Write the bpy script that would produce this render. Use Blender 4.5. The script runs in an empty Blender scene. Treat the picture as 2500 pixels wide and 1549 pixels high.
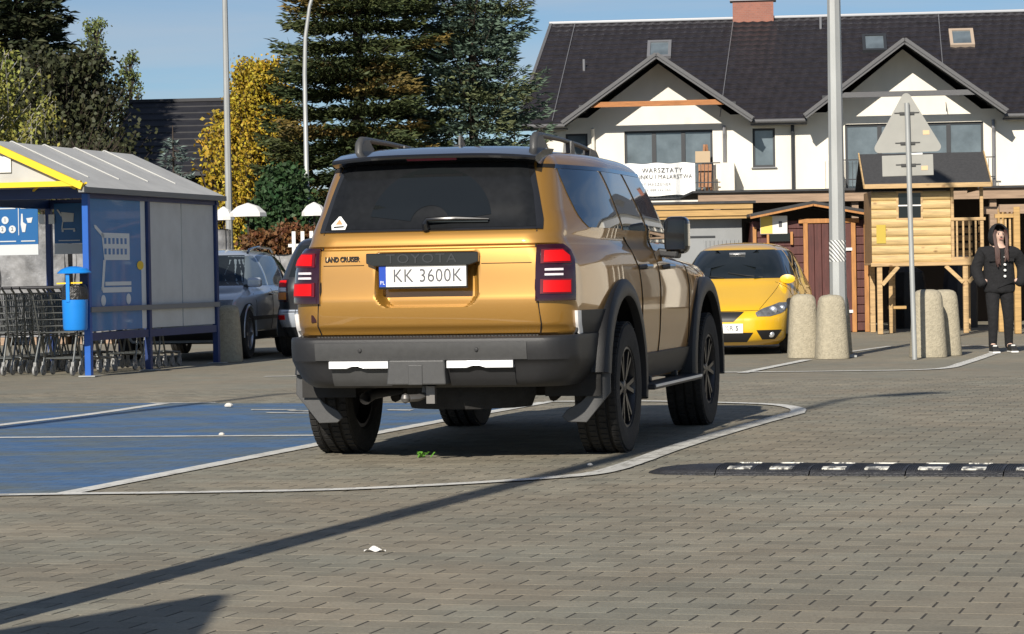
import bpy, bmesh, math, random
from mathutils import Vector, Matrix
random.seed(11)
PI = math.pi
R = math.radians
scene = bpy.context.scene
COL = scene.collection

# ------------------------------------------------------------------ camera
cam_d = bpy.data.cameras.new('camera')
cam = bpy.data.objects.new('camera', cam_d)
COL.objects.link(cam)
scene.camera = cam
cam_d.sensor_width = 36.0
cam_d.lens = 36.0 * 6600 / 2500
cam_d.clip_start = 0.1
cam_d.clip_end = 3000
_pitch = -math.atan((1549 / 2 - 668) / 6600)
_roll = R(1.0)
_fw = Vector((0, math.cos(_pitch), math.sin(_pitch)))
_u0 = Vector((0, -math.sin(_pitch), math.cos(_pitch)))
_r0 = Vector((1, 0, 0))
_rt = _r0 * math.cos(_roll) - _u0 * math.sin(_roll)
_up = _r0 * math.sin(_roll) + _u0 * math.cos(_roll)
_m = Matrix((_rt, _up, -_fw)).transposed().to_4x4()
_m.translation = Vector((0, 0, 1.09))
cam.matrix_world = _m

# ------------------------------------------------------------------ sky and sun
SUN_AZ = R(18.0)      # light travels towards +Y, 18 degrees to the right
SUN_EL = R(30.0)
world = bpy.data.worlds.new('World')
scene.world = world
world.use_nodes = True
wn = world.node_tree.nodes
wl = world.node_tree.links
wn.clear()
w_out = wn.new('ShaderNodeOutputWorld')
w_bg = wn.new('ShaderNodeBackground')
w_sky = wn.new('ShaderNodeTexSky')
w_sky.sky_type = 'NISHITA'
w_sky.sun_disc = False
w_sky.sun_elevation = SUN_EL
w_sky.sun_rotation = PI + SUN_AZ
w_sky.altitude = 200
w_sky.air_density = 0.85
w_sky.dust_density = 0.0
w_sky.ozone_density = 5.0
# thin high cloud drawn on the sky's own directions
w_tc = wn.new('ShaderNodeTexCoord')
w_sep = wn.new('ShaderNodeSeparateXYZ')
w_div = wn.new('ShaderNodeMath'); w_div.operation = 'DIVIDE'
w_div2 = wn.new('ShaderNodeMath'); w_div2.operation = 'DIVIDE'
w_add = wn.new('ShaderNodeMath'); w_add.operation = 'ADD'; w_add.inputs[1].default_value = 0.06
w_abs = wn.new('ShaderNodeMath'); w_abs.operation = 'ABSOLUTE'
w_cmb = wn.new('ShaderNodeCombineXYZ')
w_noi = wn.new('ShaderNodeTexNoise'); w_noi.inputs['Scale'].default_value = 0.62
w_noi.inputs['Detail'].default_value = 7; w_noi.inputs['Roughness'].default_value = 0.55
w_noi.inputs['Distortion'].default_value = 0.6
w_rmp = wn.new('ShaderNodeMapRange')
w_rmp.inputs['From Min'].default_value = 0.40; w_rmp.inputs['From Max'].default_value = 0.70
w_rmp.inputs['To Max'].default_value = 0.55
w_mix = wn.new('ShaderNodeMix'); w_mix.data_type = 'RGBA'
w_mix.inputs['B'].default_value = (7.2, 7.6, 8.2, 1)
wl.new(w_tc.outputs['Generated'], w_sep.inputs[0])
wl.new(w_sep.outputs['Z'], w_abs.inputs[0]); wl.new(w_abs.outputs[0], w_add.inputs[0])
wl.new(w_sep.outputs['X'], w_div.inputs[0]); wl.new(w_add.outputs[0], w_div.inputs[1])
wl.new(w_sep.outputs['Y'], w_div2.inputs[0]); wl.new(w_add.outputs[0], w_div2.inputs[1])
wl.new(w_div.outputs[0], w_cmb.inputs[0]); wl.new(w_div2.outputs[0], w_cmb.inputs[1])
wl.new(w_cmb.outputs[0], w_noi.inputs['Vector'])
wl.new(w_noi.outputs['Fac'], w_rmp.inputs['Value'])
wl.new(w_rmp.outputs[0], w_mix.inputs['Factor'])
wl.new(w_sky.outputs[0], w_mix.inputs['A'])
wl.new(w_mix.outputs['Result'], w_bg.inputs['Color'])
w_bg.inputs['Strength'].default_value = 0.064
wl.new(w_bg.outputs[0], w_out.inputs[0])

sun_d = bpy.data.lights.new('sun', 'SUN')
sun_d.energy = 5.0
sun_d.angle = R(0.55)
sun_d.color = (1.0, 0.93, 0.82)
sun = bpy.data.objects.new('sun', sun_d)
COL.objects.link(sun)
_ld = Vector((math.sin(SUN_AZ) * math.cos(SUN_EL), math.cos(SUN_AZ) * math.cos(SUN_EL), -math.sin(SUN_EL)))
sun.rotation_euler = _ld.to_track_quat('-Z', 'Y').to_euler()
sun.location = (-10, -30, 20)

scene.view_settings.view_transform = 'Standard'
scene.view_settings.look = 'None'
scene.view_settings.exposure = 0.20
scene.view_settings.gamma = 1.0
scene.view_settings.use_curve_mapping = False

# ------------------------------------------------------------------ materials
MATS = {}
def mat(name, col, rough=0.6, metal=0.0, coat=0.0, spec=0.5, noise=0.0, nscale=6.0, bump=0.0, bscale=40.0,
        trans=0.0, coord='Object', stretch=None, col2=None, emit=0.0, coat_rough=0.03, subs=0.0):
    if name in MATS:
        return MATS[name]
    m = bpy.data.materials.new(name)
    m.use_nodes = True
    nt = m.node_tree
    b = nt.nodes['Principled BSDF']
    b.inputs['Base Color'].default_value = (*col, 1)
    b.inputs['Roughness'].default_value = rough
    b.inputs['Metallic'].default_value = metal
    b.inputs['Coat Weight'].default_value = coat
    b.inputs['Coat Roughness'].default_value = coat_rough
    b.inputs['Specular IOR Level'].default_value = spec
    if trans:
        b.inputs['Transmission Weight'].default_value = trans
    if emit:
        b.inputs['Emission Color'].default_value = (*col, 1)
        b.inputs['Emission Strength'].default_value = emit
    if noise or bump or col2:
        tc = nt.nodes.new('ShaderNodeTexCoord')
        vec = tc.outputs[coord]
        if stretch:
            mp = nt.nodes.new('ShaderNodeMapping')
            mp.inputs['Scale'].default_value = stretch
            nt.links.new(vec, mp.inputs[0]); vec = mp.outputs[0]
    if noise or col2:
        n = nt.nodes.new('ShaderNodeTexNoise')
        n.inputs['Scale'].default_value = nscale
        n.inputs['Detail'].default_value = 6
        n.inputs['Roughness'].default_value = 0.6
        nt.links.new(vec, n.inputs['Vector'])
        mr = nt.nodes.new('ShaderNodeMapRange')
        mr.inputs['From Min'].default_value = 0.3; mr.inputs['From Max'].default_value = 0.7
        nt.links.new(n.outputs['Fac'], mr.inputs['Value'])
        mx = nt.nodes.new('ShaderNodeMix'); mx.data_type = 'RGBA'
        c2 = col2 if col2 else tuple(min(1, c * (1 - noise)) for c in col)
        c1 = col if col2 else tuple(min(1, c * (1 + noise * 0.6)) for c in col)
        mx.inputs['A'].default_value = (*c1, 1); mx.inputs['B'].default_value = (*c2, 1)
        nt.links.new(mr.outputs[0], mx.inputs['Factor'])
        nt.links.new(mx.outputs['Result'], b.inputs['Base Color'])
    if bump:
        n2 = nt.nodes.new('ShaderNodeTexNoise')
        n2.inputs['Scale'].default_value = bscale
        n2.inputs['Detail'].default_value = 4
        nt.links.new(vec, n2.inputs['Vector'])
        bp = nt.nodes.new('ShaderNodeBump')
        bp.inputs['Strength'].default_value = bump
        bp.inputs['Distance'].default_value = 0.02
        nt.links.new(n2.outputs['Fac'], bp.inputs['Height'])
        nt.links.new(bp.outputs['Normal'], b.inputs['Normal'])
    MATS[name] = m
    return m

def mat_wear(name, paint, under, scale=9.0, lo=0.5, hi=0.62, rough=0.75, stretch=(1, 1, 1), fine=60.0, joints=False):
    """paint worn through to what is under it, in patches of its own"""
    m = bpy.data.materials.new(name); m.use_nodes = True
    nt = m.node_tree; b = nt.nodes['Principled BSDF']
    b.inputs['Roughness'].default_value = rough
    tc = nt.nodes.new('ShaderNodeTexCoord'); mp = nt.nodes.new('ShaderNodeMapping')
    mp.inputs['Scale'].default_value = stretch
    nt.links.new(tc.outputs['Object'], mp.inputs[0])
    n = nt.nodes.new('ShaderNodeTexNoise'); n.inputs['Scale'].default_value = scale; n.inputs['Detail'].default_value = 8
    n.inputs['Roughness'].default_value = 0.7
    nt.links.new(mp.outputs[0], n.inputs['Vector'])
    mr = nt.nodes.new('ShaderNodeMapRange'); mr.inputs['From Min'].default_value = lo; mr.inputs['From Max'].default_value = hi
    nt.links.new(n.outputs['Fac'], mr.inputs['Value'])
    mx = nt.nodes.new('ShaderNodeMix'); mx.data_type = 'RGBA'
    mx.inputs['A'].default_value = (*paint, 1); mx.inputs['B'].default_value = (*under, 1)
    nt.links.new(mr.outputs[0], mx.inputs['Factor'])
    n2 = nt.nodes.new('ShaderNodeTexNoise'); n2.inputs['Scale'].default_value = fine; n2.inputs['Detail'].default_value = 3
    nt.links.new(tc.outputs['Object'], n2.inputs['Vector'])
    hs = nt.nodes.new('ShaderNodeHueSaturation')
    mr2 = nt.nodes.new('ShaderNodeMapRange'); mr2.inputs['To Min'].default_value = 0.75; mr2.inputs['To Max'].default_value = 1.25
    nt.links.new(n2.outputs['Fac'], mr2.inputs['Value']); nt.links.new(mr2.outputs[0], hs.inputs['Value'])
    nt.links.new(mx.outputs['Result'], hs.inputs['Color'])
    out = hs.outputs[0]
    if joints:
        # the block joints under the paint: rows run as the pavers do
        mj = nt.nodes.new('ShaderNodeMapping'); mj.inputs['Rotation'].default_value = (0, 0, R(16)); mj.inputs['Location'].default_value = (0.1, 0.0728, 0)
        nt.links.new(tc.outputs['Object'], mj.inputs[0])
        br = nt.nodes.new('ShaderNodeTexBrick'); br.inputs['Scale'].default_value = 1.0; br.inputs['Brick Width'].default_value = 0.2; br.inputs['Row Height'].default_value = 0.1455
        br.inputs['Mortar Size'].default_value = 0.0035; br.inputs['Mortar Smooth'].default_value = 0.2
        br.inputs['Color1'].default_value = (1, 1, 1, 1); br.inputs['Color2'].default_value = (0.80, 0.80, 0.80, 1); br.inputs['Mortar'].default_value = (0.32, 0.30, 0.28, 1)
        nt.links.new(mj.outputs[0], br.inputs['Vector'])
        mm = nt.nodes.new('ShaderNodeMix'); mm.data_type = 'RGBA'; mm.blend_type = 'MULTIPLY'; mm.inputs['Factor'].default_value = 0.85
        nt.links.new(out, mm.inputs['A']); nt.links.new(br.outputs['Color'], mm.inputs['B']); out = mm.outputs['Result']
    nt.links.new(out, b.inputs['Base Color'])
    MATS[name] = m
    return m

def add_random(m, amount=0.25, hue=0.0):
    """vary a material's base colour from object to object / island to island"""
    nt = m.node_tree; b = nt.nodes['Principled BSDF']
    inp = b.inputs['Base Color']
    g = nt.nodes.new('ShaderNodeNewGeometry')
    hs = nt.nodes.new('ShaderNodeHueSaturation')
    mr = nt.nodes.new('ShaderNodeMapRange')
    mr.inputs['To Min'].default_value = 1 - amount; mr.inputs['To Max'].default_value = 1 + amount
    nt.links.new(g.outputs['Random Per Island'], mr.inputs['Value'])
    nt.links.new(mr.outputs[0], hs.inputs['Value'])
    if hue:
        mr2 = nt.nodes.new('ShaderNodeMapRange')
        mr2.inputs['To Min'].default_value = 0.5 - hue; mr2.inputs['To Max'].default_value = 0.5 + hue
        ml = nt.nodes.new('ShaderNodeMath'); ml.operation = 'FRACT'
        mu = nt.nodes.new('ShaderNodeMath'); mu.operation = 'MULTIPLY'; mu.inputs[1].default_value = 7.31
        nt.links.new(g.outputs['Random Per Island'], mu.inputs[0]); nt.links.new(mu.outputs[0], ml.inputs[0])
        nt.links.new(ml.outputs[0], mr2.inputs['Value']); nt.links.new(mr2.outputs[0], hs.inputs['Hue'])
    if inp.is_linked:
        src = inp.links[0].from_socket
        nt.links.new(src, hs.inputs['Color'])
    else:
        hs.inputs['Color'].default_value = inp.default_value
    nt.links.new(hs.outputs[0], inp)
    return m

# ------------------------------------------------------------------ geometry helpers
class MB:
    def __init__(s):
        s.v = []; s.f = []
    def add(s, vs, fs):
        o = len(s.v); s.v += [tuple(p) for p in vs]; s.f += [tuple(i + o for i in f) for f in fs]
        return s
    def box(s, c, d, rz=0.0, rx=0.0, ry=0.0, taper=1.0):
        x, y, z = d[0] / 2, d[1] / 2, d[2] / 2
        m = Matrix.Rotation(rz, 3, 'Z') @ Matrix.Rotation(ry, 3, 'Y') @ Matrix.Rotation(rx, 3, 'X')
        c = Vector(c); t = taper
        vs = [c + m @ Vector(p) for p in ((-x, -y, -z), (x, -y, -z), (x, y, -z), (-x, y, -z), (-x * t, -y * t, z), (x * t, -y * t, z), (x * t, y * t, z), (-x * t, y * t, z))]
        return s.add(vs, ((3, 2, 1, 0), (4, 5, 6, 7), (0, 1, 5, 4), (1, 2, 6, 5), (2, 3, 7, 6), (3, 0, 4, 7)))
    def bar(s, a, b, w, h, up=(0, 0, 1)):
        a = Vector(a); b = Vector(b); d = (b - a)
        if d.length < 1e-6: return s
        d.normalize(); u = Vector(up)
        if abs(d.dot(u)) > 0.98: u = Vector((0, 1, 0))
        sd = d.cross(u).normalized(); u = sd.cross(d)
        vs = []
        for p in (a, b):
            for q, r in ((-1, -1), (1, -1), (1, 1), (-1, 1)):
                vs.append(p + sd * (q * w / 2) + u * (r * h / 2))
        return s.add(vs, ((3, 2, 1, 0), (4, 5, 6, 7), (0, 1, 5, 4), (1, 2, 6, 5), (2, 3, 7, 6), (3, 0, 4, 7)))
    def tube(s, path, r, n=8, cap=True):
        P = [Vector(p) for p in path]
        rs = r if isinstance(r, (list, tuple)) else [r] * len(P)
        base = len(s.v); prev = None
        for i, p in enumerate(P):
            if i == 0: d = P[1] - P[0]
            elif i == len(P) - 1: d = P[-1] - P[-2]
            else: d = (P[i + 1] - P[i - 1])
            d.normalize()
            if prev is None:
                a = Vector((0, 0, 1)) if abs(d.z) < 0.9 else Vector((1, 0, 0))
                a = (a - d * a.dot(d)).normalized()
            else:
                a = (prev - d * prev.dot(d)).normalized()
            prev = a; b = d.cross(a)
            for k in range(n):
                t = 2 * PI * k / n
                s.v.append(tuple(p + (a * math.cos(t) + b * math.sin(t)) * rs[i]))
        for i in range(len(P) - 1):
            for k in range(n):
                o = base + i * n
                s.f.append((o + k, o + (k + 1) % n, o + n + (k + 1) % n, o + n + k))
        if cap:
            s.f.append(tuple(base + k for k in reversed(range(n))))
            o = base + (len(P) - 1) * n
            s.f.append(tuple(o + k for k in range(n)))
        return s
    def lathe(s, prof, c=(0, 0, 0), axis='Z', n=24, close=False):
        base = len(s.v); c = Vector(c)
        for r, h in prof:
            for k in range(n):
                t = 2 * PI * k / n
                if axis == 'Z': p = Vector((r * math.cos(t), r * math.sin(t), h))
                elif axis == 'X': p = Vector((h, r * math.cos(t), r * math.sin(t)))
                else: p = Vector((r * math.sin(t), h, r * math.cos(t)))
                s.v.append(tuple(c + p))
        m = len(prof)
        for i in range(m - (0 if close else 1)):
            for k in range(n):
                a = base + i * n; b = base + ((i + 1) % m) * n
                s.f.append((a + k, a + (k + 1) % n, b + (k + 1) % n, b + k))
        if not close:
            if prof[0][0] > 1e-4: s.f.append(tuple(base + k for k in reversed(range(n))))
            if prof[-1][0] > 1e-4: s.f.append(tuple(base + (m - 1) * n + k for k in range(n)))
        return s
    def prism(s, poly, o, ax, ay, an, t):
        """2-D polygon (a,b) on axes ax, ay at origin o, extruded by t along an"""
        o = Vector(o); ax = Vector(ax); ay = Vector(ay); an = Vector(an); n = len(poly)
        vs = [o + ax * a + ay * b for a, b in poly] + [o + ax * a + ay * b + an * t for a, b in poly]
        fs = [tuple(range(n)), tuple(reversed(range(n, 2 * n)))] + [(i, i + n, (i + 1) % n + n, (i + 1) % n) for i in range(n)]
        return s.add(vs, fs)
    def grid(s, fn, nu, nv):
        base = len(s.v)
        for j in range(nv + 1):
            for i in range(nu + 1):
                s.v.append(tuple(fn(i / nu, j / nv)))
        for j in range(nv):
            for i in range(nu):
                a = base + j * (nu + 1) + i
                s.f.append((a, a + 1, a + nu + 2, a + nu + 1))
        return s
    def mesh(s, name, m=None, smooth=None, recalc=True):
        me = bpy.data.meshes.new(name)
        me.from_pydata(s.v, [], s.f)
        if recalc:
            bm = bmesh.new(); bm.from_mesh(me)
            bmesh.ops.recalc_face_normals(bm, faces=bm.faces)
            bm.to_mesh(me); bm.free()
        if m is not None: me.materials.append(m)
        if smooth is not None:
            me.shade_smooth()
            if smooth < 179: me.set_sharp_from_angle(angle=R(smooth))
        me.update()
        return me
    def build(s, name, m=None, parent=None, smooth=None, loc=None, recalc=True, bevel=0.0):
        me = s.mesh(name, m, smooth, recalc)
        o = bpy.data.objects.new(name, me); COL.objects.link(o)
        if parent: o.parent = parent
        if loc: o.location = loc
        if bevel:
            md = o.modifiers.new('bevel', 'BEVEL'); md.width = bevel; md.segments = 2; md.limit_method = 'ANGLE'; md.angle_limit = R(40)
        return o

def tag(o, label, cat, group=None):
    o['label'] = label; o['category'] = cat
    if group: o['group'] = group
    return o
def thing(name, label, cat, loc=(0, 0, 0), rz=0.0, group=None):
    o = bpy.data.objects.new(name, None); COL.objects.link(o)
    o.location = loc; o.rotation_euler = (0, 0, rz); o.empty_display_size = 0.3
    return tag(o, label, cat, group)
def struct(o):
    o['kind'] = 'structure'; return o
def stuff(o):
    o['kind'] = 'stuff'; return o
def copy_tree(o, parent=None):
    c = o.copy(); COL.objects.link(c); c.parent = parent
    for ch in o.children:
        copy_tree(ch, c)
    return c
def text_part(body, name, m, parent, size, loc, rot, ext=0.002, sx=1.0, align='CENTER', spacing=1.0, offset=0.0):
    cu = bpy.data.curves.new(name, 'FONT')
    cu.body = body; cu.size = size; cu.extrude = ext; cu.align_x = align; cu.align_y = 'CENTER'
    cu.resolution_u = 3; cu.space_character = spacing; cu.offset = offset
    tmp = bpy.data.objects.new(name, cu); COL.objects.link(tmp)
    dg = bpy.context.evaluated_depsgraph_get()
    me = bpy.data.meshes.new_from_object(tmp.evaluated_get(dg))
    COL.objects.unlink(tmp); bpy.data.objects.remove(tmp); bpy.data.curves.remove(cu)
    me.name = name; me.materials.clear(); me.materials.append(m)
    o = bpy.data.objects.new(name, me); COL.objects.link(o)
    o.parent = parent; o.location = loc; o.rotation_euler = rot; o.scale = (sx, 1, 1)
    return o
def pchip(keys):
    """monotone cubic through (x, y) keys"""
    xs = [k[0] for k in keys]; ys = [k[1] for k in keys]; n = len(xs)
    h = [xs[i + 1] - xs[i] for i in range(n - 1)]
    d = [(ys[i + 1] - ys[i]) / h[i] for i in range(n - 1)]
    m = [d[0]] + [0 if d[i - 1] * d[i] <= 0 else 2 * d[i - 1] * d[i] / (d[i - 1] + d[i]) for i in range(1, n - 1)] + [d[-1]]
    def f(x):
        if x <= xs[0]: return ys[0]
        if x >= xs[-1]: return ys[-1]
        i = 0
        while x > xs[i + 1]: i += 1
        t = (x - xs[i]) / h[i]
        return (ys[i] * (2 * t ** 3 - 3 * t * t + 1) + h[i] * m[i] * (t ** 3 - 2 * t * t + t) + ys[i + 1] * (-2 * t ** 3 + 3 * t * t) + h[i] * m[i + 1] * (t ** 3 - t * t))
    return f
def lin(keys):
    def f(x):
        if x <= keys[0][0]: return keys[0][1]
        for (a, b), (c, d) in zip(keys, keys[1:]):
            if x <= c: return b + (d - b) * (x - a) / (c - a)
        return keys[-1][1]
    return f
def sstep(a, b, x):
    t = max(0.0, min(1.0, (x - a) / (b - a))); return t * t * (3 - 2 * t)
# ------------------------------------------------------------------ ground, paving, paint
g = MB(); g.box((0, 900, -0.10), (3000, 3000, 0.1))
struct(g.build('ground', mat('far_ground', (0.085, 0.085, 0.06), 0.95, noise=0.4, nscale=0.2)))

def paver_material(name, rnd):
    m = bpy.data.materials.new(name); m.use_nodes = True
    nt = m.node_tree; b = nt.nodes['Principled BSDF']; b.inputs['Roughness'].default_value = 0.82
    b.inputs['Specular IOR Level'].default_value = 0.35
    geo = nt.nodes.new('ShaderNodeNewGeometry')
    def noise(scale, detail=5, rough=0.6, vec=None):
        n = nt.nodes.new('ShaderNodeTexNoise'); n.inputs['Scale'].default_value = scale; n.inputs['Detail'].default_value = detail
        n.inputs['Roughness'].default_value = rough
        nt.links.new(vec or geo.outputs['Position'], n.inputs['Vector']); return n.outputs['Fac']
    def rng(v, a, b_, c, d):
        r = nt.nodes.new('ShaderNodeMapRange'); r.inputs[1].default_value = a; r.inputs[2].default_value = b_; r.inputs[3].default_value = c; r.inputs[4].default_value = d
        nt.links.new(v, r.inputs[0]); return r.outputs[0]
    def mul(a, c):
        q = nt.nodes.new('ShaderNodeMath'); q.operation = 'MULTIPLY'; nt.links.new(a, q.inputs[0]); nt.links.new(c, q.inputs[1]); return q.outputs[0]
    mx = nt.nodes.new('ShaderNodeMix'); mx.data_type = 'RGBA'
    mx.inputs['A'].default_value = (0.270, 0.234, 0.174, 1); mx.inputs['B'].default_value = (0.210, 0.200, 0.158, 1)
    nt.links.new(rng(noise(0.9, 6), 0.36, 0.64, 0, 1), mx.inputs['Factor'])
    val = mul(rng(noise(0.45, 4), 0.3, 0.7, 0.86, 1.14), rng(noise(3.2, 5, 0.7), 0.3, 0.7, 0.86, 1.14))
    val = mul(val, rng(noise(70, 3, 0.8), 0.25, 0.75, 0.72, 1.24))
    val = mul(val, rng(noise(1.1, 7, 0.72), 0.60, 0.74, 1.0, 0.72))
    val = mul(val, rng(noise(6.5, 4, 0.6), 0.66, 0.72, 1.0, 0.70))
    if rnd == 'island': val = mul(val, rng(geo.outputs['Random Per Island'], 0, 1, 0.86, 1.12))
    if rnd == 'object':
        oi = nt.nodes.new('ShaderNodeObjectInfo'); val = mul(val, rng(oi.outputs['Random'], 0, 1, 0.86, 1.12))
    hs = nt.nodes.new('ShaderNodeHueSaturation'); nt.links.new(mx.outputs['Result'], hs.inputs['Color']); nt.links.new(val, hs.inputs['Value'])
    nt.links.new(hs.outputs[0], b.inputs['Base Color'])
    if rnd is None:
        MATS[name] = m
        return m
    bp = nt.nodes.new('ShaderNodeBump'); bp.inputs['Strength'].default_value = 0.35; bp.inputs['Distance'].default_value = 0.004
    nt.links.new(noise(160, 3, 0.7), bp.inputs['Height']); nt.links.new(bp.outputs[0], b.inputs['Normal'])
    MATS[name] = m
    return m
M_pav_i = paver_material('paver_concrete', 'island')
M_pav_o = paver_material('paver_concrete_single', 'object')
M_pav_f = paver_material('far_paving', None)
M_sand = mat('joint_sand', (0.048, 0.042, 0.033), 0.95, noise=0.3, nscale=30)

YN, YF = 7.3, 26.4
def edge(y): return 0.20 * y + 2.4
lot = MB(); lot.add([(-edge(YN), YN, -0.0016), (edge(YN), YN, -0.0016), (edge(YF), YF, -0.0016), (-edge(YF), YF, -0.0016)], [(0, 1, 2, 3)])
LOT = struct(lot.build('parking_lot', M_sand))
far = MB()
far.add([(-60, -20, -0.004), (60, -20, -0.004), (60, YN, -0.004), (-60, YN, -0.004)], [(0, 1, 2, 3)])
far.add([(-60, YN, -0.004), (-edge(YN), YN, -0.004), (-edge(YF), YF, -0.004), (-60, YF, -0.004)], [(0, 1, 2, 3)])
far.add([(edge(YN), YN, -0.004), (60, YN, -0.004), (60, YF, -0.004), (edge(YF), YF, -0.004)], [(0, 1, 2, 3)])
far.add([(-60, YF, -0.004), (60, YF, -0.004), (60, 75, -0.004), (-60, 75, -0.004)], [(0, 1, 2, 3)])
struct(far.build('paved_yard', M_pav_f))

PA = R(16.0); PL, PW = 0.200, 0.1455
ea = Vector((math.sin(PA), math.cos(PA), 0)); eb = Vector((math.cos(PA), -math.sin(PA), 0))
def paver_geo(b, c, dz, ta, tb):
    hl, hw = PL / 2 - 0.0040, PW / 2 - 0.0018
    ch, cw = 0.0010, 0.0002
    vs = []
    for h, i in ((-0.008, 0), (-0.0006, 0), (0.0, ch)):
        for sx, sy in ((-1, -1), (1, -1), (1, 1), (-1, 1)):
            x = sx * (hl - i); y = sy * (hw - (cw if i else 0))
            p = c + eb * x + ea * y; vs.append((p.x, p.y, h + dz + ta * x + tb * y))
    fs = []
    for k in (0, 4):
        for i in range(4): fs.append((k + i, k + (i + 1) % 4, k + 4 + (i + 1) % 4, k + 4 + i))
    fs.append((8, 9, 10, 11))
    b.add(vs, fs)
rp_ = random.Random(3)
cells = []
for r in range(-40, 220):
    for q in range(-60, 80):
        c = ea * (r * PW) + eb * ((q + 0.5 * (r % 2)) * PL)
        c = c + Vector((0, 0, 0))
        if YN - 0.06 < c.y < YF + 0.06 and abs(c.x) < edge(c.y) + 0.08:
            cells.append(c)
# the ones that show largest: nearest inside the picture
vis = sorted([c for c in cells if c.y > 8.05 and abs(c.x) < 0.192 * c.y], key=lambda c: c.y)[:290]
near = set((round(c.x, 4), round(c.y, 4)) for c in vis)
pm = MB(); paver_geo(pm, Vector((0, 0, 0)), 0, 0, 0)
pme = pm.mesh('paver', M_pav_o)
rest = MB()
for c in cells:
    dz = rp_.uniform(-0.0003, 0.0003); ta = rp_.uniform(-0.004, 0.004); tb = rp_.uniform(-0.0015, 0.0015)
    if (round(c.x, 4), round(c.y, 4)) in near:
        o = bpy.data.objects.new('paver', pme); COL.objects.link(o); o.parent = LOT
        o.location = (c.x, c.y, dz); o.rotation_euler = (tb, -ta, 0)
    else:
        paver_geo(rest, c, dz, ta, tb)
stuff(rest.build('paver_field', M_pav_i, LOT, recalc=False))

PAVC = (0.235, 0.21, 0.165)
M_white = mat_wear('road_white', (0.70, 0.69, 0.64), PAVC, 7.0, 0.57, 0.70, fine=45, joints=True)
M_whitew = mat_wear('road_white_worn', (0.62, 0.61, 0.56), (0.20, 0.185, 0.15), 5.0, 0.50, 0.66, fine=45, joints=True)
M_bay = mat_wear('bay_blue', (0.055, 0.150, 0.33), (0.130, 0.165, 0.180), 2.0, 0.38, 0.60, stretch=(0.5, 1.1, 1), fine=38, joints=True)
def strip(pts, w, z, name, m, parent, w2=None):
    P = [Vector((x, y, 0)) for x, y in pts]
    # smooth resample
    Q = []
    for i in range(len(P) - 1):
        p0 = P[max(i - 1, 0)]; p1 = P[i]; p2 = P[i + 1]; p3 = P[min(i + 2, len(P) - 1)]
        for k in range(6):
            t = k / 6
            Q.append(0.5 * ((2 * p1) + (p2 - p0) * t + (2 * p0 - 5 * p1 + 4 * p2 - p3) * t * t + (3 * p1 - p0 - 3 * p2 + p3) * t ** 3))
    Q.append(P[-1])
    b = MB(); n = len(Q)
    for i, p in enumerate(Q):
        d = (Q[min(i + 1, n - 1)] - Q[max(i - 1, 0)]).normalized(); s = Vector((d.y, -d.x, 0))
        ww = w + ((w2 - w) * i / (n - 1) if w2 else 0)
        ww *= 1 + rp_.uniform(-0.04, 0.04)
        b.v += [tuple(p + s * ww / 2 + Vector((0, 0, z))), tuple(p - s * ww / 2 + Vector((0, 0, z)))]
    for i in range(n - 1): b.f.append((2 * i, 2 * i + 2, 2 * i + 3, 2 * i + 1))
    return b.build(name, m, parent)
by = MB(); by.add([(-2.45, 13.80, 0.003), (-2.22, 13.85, 0.003), (-1.86, 15.4, 0.003), (-1.3, 17.42, 0.003), (-0.54, 20.05, 0.003), (0.27, 22.60, 0.003), (-1.9, 23.3, 0.003), (-2.9, 23.68, 0.003), (-4.62, 24.31, 0.003), (-6.0, 24.8, 0.003), (-6.0, 13.8, 0.003)], [tuple(range(11))])
by.build('blue_bay', M_bay, LOT)
strip([(-6.0, 13.80), (-2.59, 13.78), (-1.77, 13.74), (-0.96, 13.75), (-0.28, 14.0), (0.23, 14.32)], 0.115, 0.0072, 'parking_line', M_white, LOT)
strip([(0.20, 14.30), (0.44, 14.57), (0.65, 15.22), (0.95, 16.41), (1.3, 17.66), (1.69, 18.96), (2.12, 20.30)], 0.125, 0.0075, 'parking_line', M_whitew, LOT, 0.15)
strip([(2.12, 20.25), (2.19, 20.9), (2.07, 21.6), (1.64, 22.11), (1.06, 22.54), (0.27, 22.75)], 0.12, 0.0085, 'parking_line', M_white, LOT)
strip([(-2.31, 13.77), (-1.86, 15.4), (-1.3, 17.42), (-0.54, 20.05), (0.27, 22.68)], 0.125, 0.0062, 'parking_line', M_white, LOT)
strip([(-6.0, 19.3), (-3.59, 18.88), (-2.39, 18.68), (-1.30, 18.47)], 0.11, 0.0068, 'parking_line', M_white, LOT)
strip([(-4.6, 17.9), (-3.91, 20.54), (-3.48, 21.85), (-3.06, 23.67)], 0.12, 0.0064, 'parking_line', M_white, LOT)
strip([(-3.2, 23.80), (-2.6, 23.62)], 0.10, 0.0070, 'parking_line', M_whitew, LOT)
strip([(-2.74, 29.78), (-2.2, 29.70)], 0.12, 0.004, 'parking_line', M_white, LOT)
strip([(1.5, 28.8), (2.22, 28.68), (3.44, 28.46), (4.47, 28.57), (5.07, 30.27), (5.95, 33.4)], 0.13, 0.004, 'parking_line', M_white, LOT)
strip([(2.41, 28.40), (3.50, 32.1)], 0.12, 0.0055, 'parking_line', M_white, LOT)
strip([(4.2, 34.5), (5.2, 37.1)], 0.12, 0.004, 'parking_line', M_whitew, LOT)
strip([(5.3, 36.9), (8.5, 35.9)], 0.12, 0.0048, 'parking_line', M_whitew, LOT)
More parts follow.
